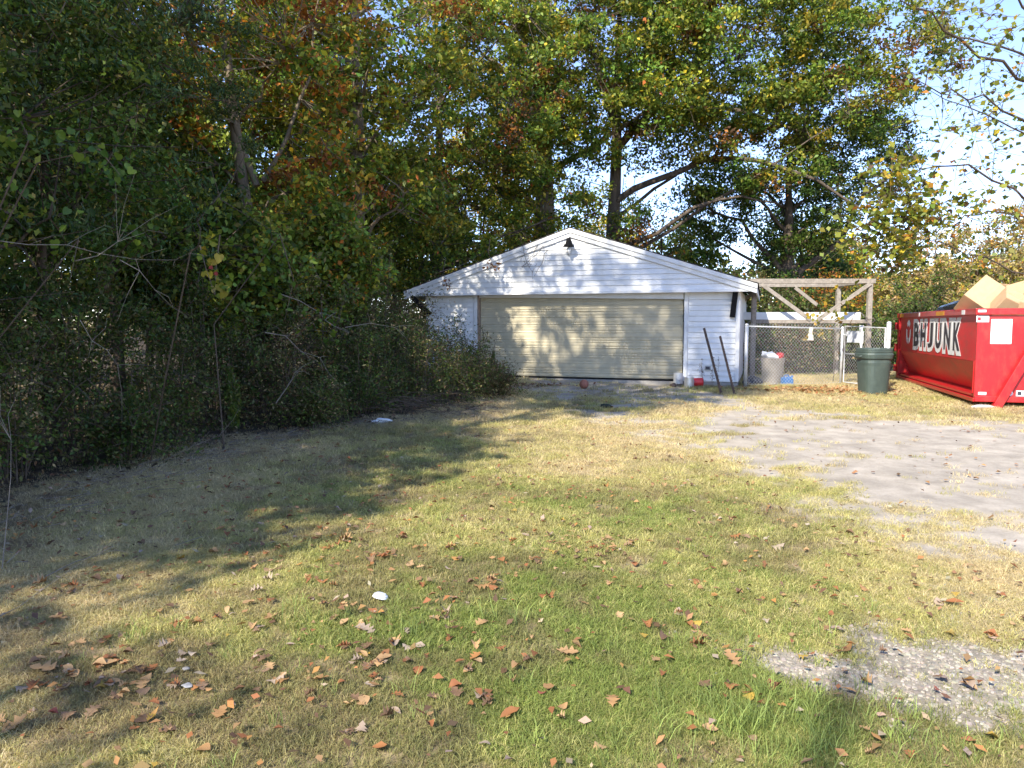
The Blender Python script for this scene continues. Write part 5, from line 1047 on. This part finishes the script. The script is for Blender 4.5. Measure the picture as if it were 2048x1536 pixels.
for px, py in ((422, 535), (432, 547)):
    o = bpy.data.objects.new('heart_leaf', heart(0.03, .5).mesh('heart_leaf', M_heart2, True)); link(o, ht); o.location = atd(px, py, 6.3) - Vector(b0); o.rotation_euler = (R(80), .3, .4); o['label'] = 'red heart leaf'

# yellow maple leaves at the gate: sprig
b0 = atd(1668, 700, 18.5); b0.z = gz(b0.x, b0.y)
sp = empty('maple_sprig', 'sprig of yellow maple leaves growing up in front of the wooden frame', 'sapling', tuple(b0))
mb = MB()
for pts in ([(0, 0, 0), (0.05, 0, 0.8), (0.0, 0, 1.3)], [(0.05, 0, .8), (.35, 0, 1.4), (.5, 0, 1.75)], [(0, 0, .7), (-.25, 0, 1.2), (-.45, 0, 1.4)]): mb.tube(wob(pts, .01), .008, 5, cap=False)
mb.build('stems', M_twig, sp)
C = []
for px, py, k in ((1620, 632, 9), (1632, 640, 9), (1650, 628, 5), (1670, 632, 9), (1680, 640, 7), (1690, 615, 8), (1697, 605, 7), (1640, 650, 5), (1675, 575, 7), (1665, 590, 6), (1655, 605, 6), (1610, 672, 6), (1645, 672, 8), (1660, 660, 6)):
    for _ in range(k): C.append(np.array(atd(px + rng.normal() * 5, py + rng.normal() * 5, 18.4 + rng.normal() * .08) - b0))
C = np.array(C); tag(quads('leaves', leaf_quads(C, 0.105, .85, up=.2), M_leaf, palette(P(yl=4, yg=3, og=.5), len(C)), sp), kind='stuff')
# ------------------------------------------------------------------ grass: tufts set out on the lawn (one mass)
def tuft(n, rad, hmin, hmax, w, spread, seed):
    r = np.random.default_rng(seed); V = []; Fq = []; S = []
    for k in range(n):
        a = r.uniform(0, 6.28); p = rad * math.sqrt(r.random()); bx, by = p * math.cos(a), p * math.sin(a); h = r.uniform(hmin, hmax); la = r.uniform(0, 6.28); ln = h * spread * r.uniform(.3, 1.3); fa = r.uniform(0, 6.28); wx, wy = w * math.cos(fa), w * math.sin(fa)
        z1 = h * .55; z2 = h * max(0.18, 1 - .35 * spread * r.random()); m1 = (bx + ln * .35 * math.cos(la), by + ln * .35 * math.sin(la), z1); m2 = (bx + ln * math.cos(la), by + ln * math.sin(la), z2); i = len(V)
        V += [(bx - wx, by - wy, -.01), (bx + wx, by + wy, -.01), (m1[0] + wx * .8, m1[1] + wy * .8, m1[2]), (m1[0] - wx * .8, m1[1] - wy * .8, m1[2]), m2]; Fq += [(i, i + 1, i + 2, i + 3), (i + 3, i + 2, i + 4)]; s = r.uniform(.65, 1.35); S += [s] * 5
    return V, Fq, S
PROTO = [tuft(34, .055, .015, .042, .0016, 1.1, 1), tuft(30, .06, .014, .036, .0015, 1.9, 2), tuft(26, .05, .02, .055, .0016, 1.0, 3), tuft(40, .07, .010, .026, .0016, 2.3, 4), tuft(16, .05, .06, .14, .0017, .7, 5)]
def scatter(dens, ya, yb, amin=-.75, amax=.74):
    """points in the wedge the lawn fills, density per square metre"""
    A = (amax - amin) * (yb ** 2 - ya ** 2) / 2; n = int(A * dens); y = np.sqrt(rng.uniform(ya ** 2, yb ** 2, n)); x = y * rng.uniform(amin, amax, n); return x, y
xs, ys, sc0 = [], [], []
for ya, yb, d, s_ in ((2.1, 3.4, 1500, .85), (3.4, 5.0, 850, 1.0), (5.0, 7.5, 430, 1.2), (7.5, 11, 190, 1.5), (11, 21, 85, 2.0)):
    x, y = scatter(d, ya, yb); xs.append(x); ys.append(y); sc0.append(np.full(len(x), s_))
x = np.concatenate(xs); y = np.concatenate(ys); s0 = np.concatenate(sc0)
pad, grav, soil, lit, lush = fields(x, y)
u = rng.random(len(x)); keepm = (u < (1 - .985 * pad) * (1 - .93 * grav) * (1 - .55 * soil) * (1 - .88 * lit)) & ((in_poly(x, y, [(garage.location.x - 3.9, 19.7), (5.3, 17.15), (8, 27), (0, 28)])) < 0)
x, y, s0, soil, lit, lush, pad = [a[keepm] for a in (x, y, s0, soil, lit, lush, pad)]
n = len(x); r_ = rng.random(n)
kind = np.where(r_ < lush * .75, np.where(rng.random(n) < .5, 0, 2), np.where(rng.random(n) < .5, 1, 3))
tall = (in_poly(x, y, poly_at([(1330, 1400), (1560, 1380), (1700, 1400), (1950, 1440), (2048, 1490), (2048, 1536), (1200, 1536)])) > 0) & (rng.random(n) < .11)
tall |= (rng.random(n) < .006) & (lush > .35) & (y < 4.2)
kind[tall] = 4
gcol = np.stack([np.full(n, .26), np.full(n, .325), np.full(n, .08)], -1); dcol = np.stack([np.full(n, .66), np.full(n, .545), np.full(n, .315)], -1); ycol = np.stack([np.full(n, .55), np.full(n, .51), np.full(n, .19)], -1); bcol = np.stack([np.full(n, .28), np.full(n, .20), np.full(n, .125)], -1)
g_ = np.clip(lush + rng.normal(size=n) * .2, 0, 1)[:, None]
tint = np.where(g_ > .5, ycol + (gcol - ycol) * (g_ - .5) * 2, dcol + (ycol - dcol) * g_ * 2)
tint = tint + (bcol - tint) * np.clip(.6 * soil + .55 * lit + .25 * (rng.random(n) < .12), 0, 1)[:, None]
tint[tall] = np.array([.32, .40, .11]); tint *= rng.uniform(.8, 1.2, (n, 1))
V, Fq, S, PR = [], [], [], []
for k, (v, f, s) in enumerate(PROTO):
    o_ = len(V); V += v; Fq += [tuple(i + o_ for i in q) for q in f]; S += s; PR += [k] * len(v)
np_ = len(V); Vp = np.concatenate([np.array(V), np.stack([x, y, zg(x, y)], -1)])
me = bpy.data.meshes.new('grass'); me.from_pydata([tuple(p) for p in Vp], [], Fq); me.materials.append(M_blade)
def attr(nm, ty, arr, fld):
    a = me.attributes.new(nm, ty, 'POINT'); a.data.foreach_set(fld, np.ascontiguousarray(arr).ravel())
attr('proto', 'INT', np.concatenate([np.array(PR), np.full(n, -1)]).astype(np.int32), 'value')
attr('pick', 'INT', np.concatenate([np.zeros(np_), kind]).astype(np.int32), 'value')
attr('scl', 'FLOAT', np.concatenate([np.ones(np_), s0 * rng.uniform(.75, 1.3, n)]).astype(np.float32), 'value')
rot = np.zeros((np_ + n, 3), np.float32); rot[np_:, 2] = rng.uniform(0, 6.28, n); rot[np_:, 0] = rng.normal(size=n) * .12; attr('rot', 'FLOAT_VECTOR', rot, 'vector')
tt = np.ones((np_ + n, 4), np.float32); tt[np_:, :3] = np.clip(tint, .01, .8); attr('tint', 'FLOAT_COLOR', tt, 'color')
cs_ = np.ones((np_ + n, 4), np.float32); cs_[:np_, :3] = np.array(S)[:, None]; attr('Col', 'FLOAT_COLOR', cs_, 'color')
grass = link(bpy.data.objects.new('grass', me)); tag(grass, 'dry and green lawn grass with short blades', None, kind='stuff')
ng = bpy.data.node_groups.new('grass_tufts', 'GeometryNodeTree')
ng.interface.new_socket('Geometry', in_out='INPUT', socket_type='NodeSocketGeometry'); ng.interface.new_socket('Geometry', in_out='OUTPUT', socket_type='NodeSocketGeometry')
N, L = ng.nodes, ng.links; gi = N.new('NodeGroupInput'); go = N.new('NodeGroupOutput')
def named(nm, ty):
    a = N.new('GeometryNodeInputNamedAttribute'); a.data_type = ty; a.inputs['Name'].default_value = nm; return a.outputs['Attribute']
def sep(k):
    c_ = N.new('FunctionNodeCompare'); c_.data_type = 'INT'; c_.operation = 'EQUAL'; L.new(named('proto', 'INT'), c_.inputs[2]); c_.inputs[3].default_value = k
    s_ = N.new('GeometryNodeSeparateGeometry'); s_.domain = 'POINT'; L.new(gi.outputs[0], s_.inputs[0]); L.new(c_.outputs[0], s_.inputs['Selection']); return s_.outputs['Selection']
g2i = N.new('GeometryNodeGeometryToInstance')
for k in reversed(range(len(PROTO))): L.new(sep(k), g2i.inputs[0])
m2p = N.new('GeometryNodeMeshToPoints'); L.new(sep(-1), m2p.inputs['Mesh'])
iop = N.new('GeometryNodeInstanceOnPoints'); L.new(m2p.outputs[0], iop.inputs['Points']); L.new(g2i.outputs[0], iop.inputs['Instance']); iop.inputs['Pick Instance'].default_value = True
L.new(named('pick', 'INT'), iop.inputs['Instance Index']); L.new(named('rot', 'FLOAT_VECTOR'), iop.inputs['Rotation']); L.new(named('scl', 'FLOAT'), iop.inputs['Scale']); L.new(iop.outputs[0], go.inputs[0])
md = grass.modifiers.new('tufts', 'NODES'); md.node_group = ng

# ------------------------------------------------------------------ gravel (one mass) and loose litter
def stones(n, xy, smin, smax):
    base = np.array([(-1, -1, -.6), (1, -1, -.6), (1, 1, -.6), (-1, 1, -.6), (-.7, -.7, .6), (.7, -.7, .6), (.7, .7, .6), (-.7, .7, .6)]); fc = np.array([(0, 1, 5, 4), (1, 2, 6, 5), (2, 3, 7, 6), (3, 0, 4, 7), (4, 5, 6, 7)])
    s = smin + (smax - smin) * rng.random((n, 1, 1)) ** 2; B = base[None] * (1 + .35 * rng.uniform(-1, 1, (n, 8, 3))) * s * np.array([1, rng.uniform(.6, 1), .6]); a = rng.uniform(0, 6.28, n); ca, sa = np.cos(a), np.sin(a)
    Vx = B[..., 0] * ca[:, None] - B[..., 1] * sa[:, None]; Vy = B[..., 0] * sa[:, None] + B[..., 1] * ca[:, None]; x, y = xy
    V = np.stack([Vx + x[:, None], Vy + y[:, None], B[..., 2] + zg(x, y)[:, None] + s[..., 0] * .25], -1); Vq = V[:, fc].reshape(-1, 3)
    return Vq
x, y = scatter(4600, 2.2, 5.2, .1, .75); pd, gv, _, _, _ = fields(x, y); k = rng.random(len(x)) < gv * .9 + .006; x, y = x[k], y[k]
Vq = stones(len(x), (x, y), .003, .0125); cst = np.repeat(np.array([[.32, .288, .24]]) * rng.uniform(.5, 1.35, (len(x), 1)) * (1 + .06 * rng.uniform(-1, 1, (len(x), 3))), 5, 0)
M_gv = leaf_mat('gravel', .9, 0); gvo = quads('gravel', Vq, M_gv, np.clip(cst, 0, .8)); tag(gvo, 'pale crushed limestone gravel at the lower right', None, kind='stuff')

def shape(outline, curl, bend, fold, seed):
    """a leaf blade: outline half (u along, w across), curled"""
    r = np.random.default_rng(seed); V = []; n = len(outline)
    for u, w_ in outline:
        for s in (-1, 0, 1):
            xx = s * w_; zz = curl * (xx * xx) * 6 + bend * (u - .5) ** 2 * 2 + fold * abs(xx) + r.normal() * .02; V.append((xx, u - .5, zz))
    Fq = [(3 * i + s, 3 * i + s + 1, 3 * i + s + 4, 3 * i + s + 3) for i in range(n - 1) for s in (0, 1)]
    return V, Fq
OAKL = [(0, .02), (.12, .05), (.22, .26), (.32, .10), (.45, .36), (.55, .12), (.70, .34), (.80, .10), (.92, .16), (1, .02)]
MAPL = [(0, .02), (.1, .10), (.22, .42), (.34, .22), (.50, .46), (.62, .16), (.78, .24), (1, .02)]
OVAL = [(0, .02), (.15, .2), (.35, .33), (.6, .34), (.82, .2), (1, .02)]
NARR = [(0, .02), (.2, .13), (.45, .19), (.7, .16), (.9, .07), (1, .01)]
def pm(name, cols, rough=.7): return plain_leaf_mat(name, cols, rough, .12)
LM = dict(tan=pm('tan_dead_leaf', [(.38, .225, .105), (.44, .27, .13), (.34, .185, .075), (.48, .32, .17)]), rust=pm('rusty_dead_leaf', [(.34, .15, .055), (.40, .19, .07), (.29, .115, .05)]), brown=pm('brown_dead_leaf', [(.20, .12, .07), (.26, .165, .095), (.16, .095, .055), (.28, .18, .11)]), pale=pm('pale_dead_leaf', [(.40, .32, .24), (.46, .37, .28), (.36, .27, .20)]), red=pm('red_dead_leaf', [(.28, .075, .05), (.25, .09, .06)]), yel=pm('yellow_dead_leaf', [(.42, .28, .05), (.36, .25, .06)]))
SHP = dict(oak=(OAKL, 'lobed oak leaf'), maple=(MAPL, 'broad lobed leaf'), oval=(OVAL, 'oval leaf'), narrow=(NARR, 'narrow leaf'))
LME = {}
def leaf_mesh(sh, colk, var):
    key = (sh, colk, var)
    if key not in LME:
        cu, be, fo = ((.13, .10, .04), (-.16, .2, .0), (.5, .08, .08), (.06, -.2, .2))[var]; v, f = shape(SHP[sh][0], cu, be, fo, var + 3)
        LME[key] = MB().add(v, f).mesh('fallen_leaf', LM[colk], True)
    return LME[key]
def drop(pos, sh, colk, var, size, label, group):
    o = bpy.data.objects.new('fallen_leaf', leaf_mesh(sh, colk, var)); link(o); o.location = pos; size *= .82; o.scale = (size, size, size)
    o.rotation_euler = (rng.normal() * .14, rng.normal() * .14, rng.uniform(0, 6.28)); return tag(o, label, 'leaf', group)
GLV = 'fallen autumn leaves on the lawn'
HERO = [(1020, 1440, 'narrow', 'rust', 2, .13, 'large rolled rusty leaf at the bottom centre'), (728, 1412, 'oval', 'tan', 3, .085, 'tan folded leaf left of the large rolled rusty leaf'), (1125, 1425, 'oval', 'tan', 1, .06, 'round tan leaf just right of the large rolled rusty leaf'), (640, 1370, 'maple', 'tan', 0, .10, 'bright tan lobed leaf on the bare soil at the lower left'), (385, 1318, 'oval', 'pale', 3, .07, 'pale triangular leaf standing in the lower left grass'),
        (28, 1465, 'oak', 'tan', 0, .13, 'tan oak leaf at the lower left picture corner'), (107, 1440, 'oval', 'red', 2, .05, 'small orange-red leaf above the corner oak leaf'), (405, 1512, 'oval', 'tan', 3, .09, 'tan leaf standing at the bottom edge left of centre'), (80, 1175, 'maple', 'tan', 2, .10, 'lone tan leaf in the deep shade at the left'), (85, 1350, 'maple', 'tan', 0, .15, 'large tan leaf heap-top on the left grass'),
        (497, 1215, 'oval', 'tan', 0, .10, 'curled orange-tan leaf at the edge of the left sunny patch'), (540, 1245, 'oak', 'tan', 1, .12, 'long tan leaf lying below the curled orange-tan one'), (690, 1085, 'oak', 'tan', 2, .14, 'biggest oak leaf on the pile before the white cup lid'), (650, 1105, 'oak', 'rust', 0, .11, 'rusty oak leaf at the left end of the pile'), (740, 1130, 'oak', 'brown', 2, .13, 'brown oak leaf between the pile and the white cup lid'),
        (965, 1180, 'oak', 'tan', 1, .13, 'tan oak leaf with long tail right of the white cup lid'), (965, 1255, 'maple', 'tan', 3, .10, 'tan leaf with shadowed lobe below the tailed oak leaf'), (735, 1270, 'oak', 'pale', 0, .13, 'pale spread oak leaf below the white cup lid'), (785, 1300, 'oval', 'pale', 2, .09, 'pale cupped leaf below the pale spread oak leaf'), (955, 1332, 'oval', 'tan', 3, .07, 'tan wedge-shaped leaf above the large rolled rusty leaf'),
        (1135, 1315, 'oak', 'tan', 0, .13, 'flat tan oak leaf on bright green grass right of centre'), (1032, 1345, 'oval', 'tan', 2, .07, 'tan curled leaf left of the flat oak leaf'), (1295, 1260, 'oak', 'rust', 2, .11, 'reddish-brown oak leaf left of the large pale gravel'), (1390, 1258, 'oval', 'yel', 1, .09, 'golden oval leaf lying above the gravel'), (1405, 1280, 'oak', 'tan', 1, .13, 'tan pointed oak leaf right below the golden oval leaf'),
        (1397, 1300, 'oak', 'rust', 2, .11, 'cupped rusty leaf at the tip of the small gravel patch'), (1465, 1330, 'oak', 'tan', 0, .14, 'long tan leaf across the small gravel patch'), (1690, 1310, 'narrow', 'tan', 1, .14, 'long orange-tan leaf at the edge of the large gravel patch'), (1905, 1215, 'narrow', 'rust', 2, .14, 'upright orange leaf at the upper right gravel'), (1550, 1388, 'oval', 'red', 2, .10, 'red leaf lying below the small gravel patch'),
        (1460, 1383, 'oval', 'rust', 3, .09, 'dark-edged rusty leaf left of the red leaf'), (1497, 1405, 'oval', 'yel', 1, .075, 'golden leaf below the dark-edged rusty leaf'), (1410, 1382, 'oak', 'brown', 0, .12, 'brown oak leaf at the left of the dark-edged rusty one'), (1555, 1100, 'maple', 'pale', 1, .12, 'large pale leaf on the grass before the stone pad'), (1650, 1165, 'oval', 'rust', 0, .05, 'small orange leaf on the green grass before the pad'), (1985, 1485, 'oval', 'yel', 1, .10, 'golden leaf in the long grass at the lower right'),
        (1225, 1412, 'oak', 'tan', 3, .11, 'tan bent leaf in the grass right of the round tan leaf'), (1083, 1397, 'oval', 'red', 1, .05, 'small dull red leaf above the round tan leaf'), (940, 1420, 'oval', 'rust', 1, .05, 'small rusty leaf left of the large rolled one'), (600, 1030, 'oval', 'tan', 1, .06, 'small tan leaf on the shaded lawn left of the pile')]
hx = []
for px, py, sh, ck, var, size, lb in HERO:
    p = at(px, py); drop(p + Vector((0, 0, .03)), sh, ck, var, size, lb, GLV); hx.append((p.x, p.y))
CN = dict(tan='tan', rust='rusty orange', brown='dark brown', pale='pale', red='dull red', yel='golden')
FORM = ('slightly curled', 'arched', 'rolled', 'folded')
LATS = ((-.45, 'at the left edge'), (-.25, 'left of the cup lid'), (-.08, 'around the cup lid'), (.12, 'below the garage door'), (.33, 'left of the gravel'), (9, 'near the gravel'))
def zone(x, y):
    d = 'very near' if y < 2.7 else 'near' if y < 3.2 else 'mid-front' if y < 3.8 else 'mid-lawn' if y < 4.6 else 'beyond mid-lawn' if y < 5.6 else 'toward far lawn'
    return d + ' ' + next(l for b, l in LATS if x / y < b)
cnt = 0; clumps_ = [(at(*p).x, at(*p).y) for p in ((690, 1090), (730, 1130), (640, 1380), (600, 1340), (1400, 1290), (560, 1050), (300, 1250), (420, 1130), (100, 1350), (1050, 1080), (520, 1230), (250, 1420), (1180, 1100))]
while cnt < 252:
    if rng.random() < .42:
        c_ = clumps_[rng.integers(len(clumps_))]; x_, y_ = c_[0] + rng.normal() * .28, c_[1] + rng.normal() * .25
    else:
        y_ = 2.35 + 5.0 * rng.random() ** 1.0; x_ = y_ * rng.uniform(-.69, .66)
    if y_ < 2.3: continue
    pd, gv, so, li, lu = fields(np.array([x_]), np.array([y_]))
    if pd[0] > .5 or li[0] > .7 or math.hypot(x_ - lid.location.x, y_ - lid.location.y) < .16 or (gv[0] > .4 and rng.random() < .6): continue
    sh = ('oak', 'maple', 'oval', 'narrow')[rng.choice(4, p=(.40, .2, .27, .13))]; ck = ('tan', 'rust', 'brown', 'pale', 'red', 'yel')[rng.choice(6, p=(.39, .2, .26, .10, .012, .038))]; var = rng.integers(4)
    drop((x_, y_, gz(x_, y_) + .028), sh, ck, var, float(rng.uniform(.036, .092)) * (1.2 if sh == 'oak' else 1), f'{FORM[var]} {CN[ck]} {SHP[sh][1]} {zone(x_, y_)}', GLV); cnt += 1
same = {}
for o in bpy.data.objects:
    if o.get('group') == GLV: same.setdefault(o['label'], []).append(o)
for lb, os_ in same.items():
    if len(os_) < 2: continue
    os_.sort(key=lambda o: -o.scale[0])
    w_ = {2: ('larger', 'smaller'), 3: ('largest', 'middle-sized', 'smallest'), 4: ('largest', 'second largest', 'second smallest', 'smallest')}.get(len(os_))
    if w_:
        for o, a_ in zip(os_, w_): o['label'] = a_ + ' ' + lb
# the rest of the leaf litter as one mass
def litter(name, label, n, fx, size, pal, lift=.03):
    x, y = fx(n); z = zg(x, y) + lift + .012 * rng.random(len(x)); C = np.stack([x, y, z], -1); m = len(x); a = rng.uniform(0, 6.28, m); L_ = size * rng.uniform(.4, 1.3, (m, 1)); d = np.stack([np.cos(a), np.sin(a), rng.normal(size=m) * .3], -1); b_ = np.stack([-np.sin(a), np.cos(a), rng.normal(size=m) * .3], -1); f = np.array([0, 0, 1.0]) * L_ * rng.uniform(-.1, .3, (m, 1))
    V = np.stack([C - d * L_ / 2, C + b_ * L_ * .3 + f, C + d * L_ / 2 + f * .3, C - b_ * L_ * .3 + f], 1).reshape(-1, 3)
    return tag(quads(name, V, M_litter, np.clip(palette(pal, m), 0, .9)), label, None, kind='stuff')
DEADP = [((.32, .185, .085), 3), ((.26, .11, .045), 2), ((.14, .08, .045), 3), ((.40, .31, .22), 1), ((.40, .20, .07), 1.2)]
def fa(n):
    x, y = [], []
    a, b_ = scatter(60, 2.2, 7.5); x.append(a); y.append(b_); a, b_ = scatter(24, 7.5, 17); x.append(a); y.append(b_); x, y = np.concatenate(x), np.concatenate(y); p_, g_, s_, l_, u_ = fields(x, y)
    k = (rng.random(len(x)) < (1 - .86 * p_) * (.35 + .9 * fnoise(x, y, 1.1, 88))) ; return x[k], y[k]
litter('leaf_litter', 'small dry leaves strewn all over the lawn', 0, fa, .045, DEADP)
# more whole leaves between the single ones, joined
x1, y1 = scatter(55, 2.25, 5.2); x2, y2 = scatter(24, 5.2, 9.5); lx, ly = np.concatenate([x1, x2]), np.concatenate([y1, y2])
for c_ in clumps_: lx = np.concatenate([lx, c_[0] + rng.normal(size=26) * .26]); ly = np.concatenate([ly, c_[1] + rng.normal(size=26) * .2])
p_, g_, s_, l_, u_ = fields(lx, ly); k = (rng.random(len(lx)) < (1 - .85 * p_) * sm((fnoise(lx, ly, .8, 88) - .42) / .25)); k &= (np.hypot(lx - lid.location.x, ly - lid.location.y) > .14) & ((g_ < .4) | (rng.random(len(lx)) < .4)); lx, ly = lx[k], ly[k]
for ck, sh_ in (('tan', .36), ('rust', .2), ('brown', .28), ('pale', .12), ('yel', .04)):
    mb = MB(); cols_ = rng.random(len(lx))
    for x_, y_ in zip(lx, ly):
        if rng.random() > sh_: continue
        v, f = shape(SHP[('oak', 'maple', 'oval', 'narrow')[rng.choice(4, p=(.35, .2, .3, .15))]][0], *((.13, .10, .04), (-.16, .2, .0), (.5, .08, .08), (.06, -.2, .2))[rng.integers(4)], int(rng.integers(9)))
        M_ = Matrix.Translation((x_, y_, gz(x_, y_) + .026)) @ Euler((rng.normal() * .14, rng.normal() * .14, rng.uniform(0, 6.28))).to_matrix().to_4x4() @ Matrix.Scale(float(rng.uniform(.025, .075)), 4)
        mb.add([M_ @ Vector(p) for p in v], f)
    o = mb.build('scattered_leaves', LM[ck], None, smooth=True); tag(o, {'tan': 'tan', 'rust': 'rusty orange', 'brown': 'dark brown', 'pale': 'pale', 'yel': 'golden'}[ck] + ' small dead leaves strewn between the larger ones on the lawn', None, kind='stuff')
def fb_(n): y = rng.uniform(3, 20, 6500); x = rng.uniform(-9, 0.5, 6500); k = in_poly(x, y, EDGE) + .5 > 0; return x[k], y[k]
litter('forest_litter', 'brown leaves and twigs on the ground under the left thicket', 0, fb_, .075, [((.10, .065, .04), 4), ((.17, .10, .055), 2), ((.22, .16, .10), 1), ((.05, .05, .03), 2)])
def fc_(n):
    t_ = rng.normal(size=(900, 2)); q = at(1640, 782); x = q.x + t_[:, 0] * .85; y = q.y + t_[:, 1] * .45; return x, y
litter('drifted_leaves', 'orange-brown leaves drifted on the grass before the chain link fence', 0, fc_, .09, [((.42, .22, .09), 3), ((.34, .14, .05), 2), ((.45, .30, .15), 1.5)])
def fd_(n): t_ = rng.normal(size=(260, 2)); q = at(1050, 772); return q.x + t_[:, 0] * .5, q.y + t_[:, 1] * .22
litter('door_leaves', 'reddish-brown leaves gathered at the left end of the garage door', 0, fd_, .08, [((.24, .10, .05), 3), ((.15, .08, .05), 2)])
def fe_(n): x, y = scatter(5, 7, 17, .2, .74); k = in_poly(x, y, PAD) > 0; return x[k], y[k]
litter('pad_leaves', 'scattered small dry leaves lying on the pale stone pad', 0, fe_, .06, DEADP, .012)
# twiggy straw litter in the shaded strip before the thicket
mb = MB()
for k in range(420):
    y_ = rng.uniform(4, 13); x_ = np.interp(y_, [4, 8, 10.2, 12, 13], [-4.4, -4.0, -3.4, -1.2, -.8]) + abs(rng.normal()) * .55; a = rng.uniform(0, 3.14); l_ = rng.uniform(.05, .28); z_ = gz(x_, y_) + .03
    mb.tube([(x_, y_, z_), (x_ + l_ * math.cos(a), y_ + l_ * math.sin(a) * .6, z_ + rng.uniform(0, .05))], .0025, 3, cap=False)
tag(mb.build('dry_stalks', M_dead), 'broken dry stalks strewn along the shaded foot of the thicket', None, kind='stuff')
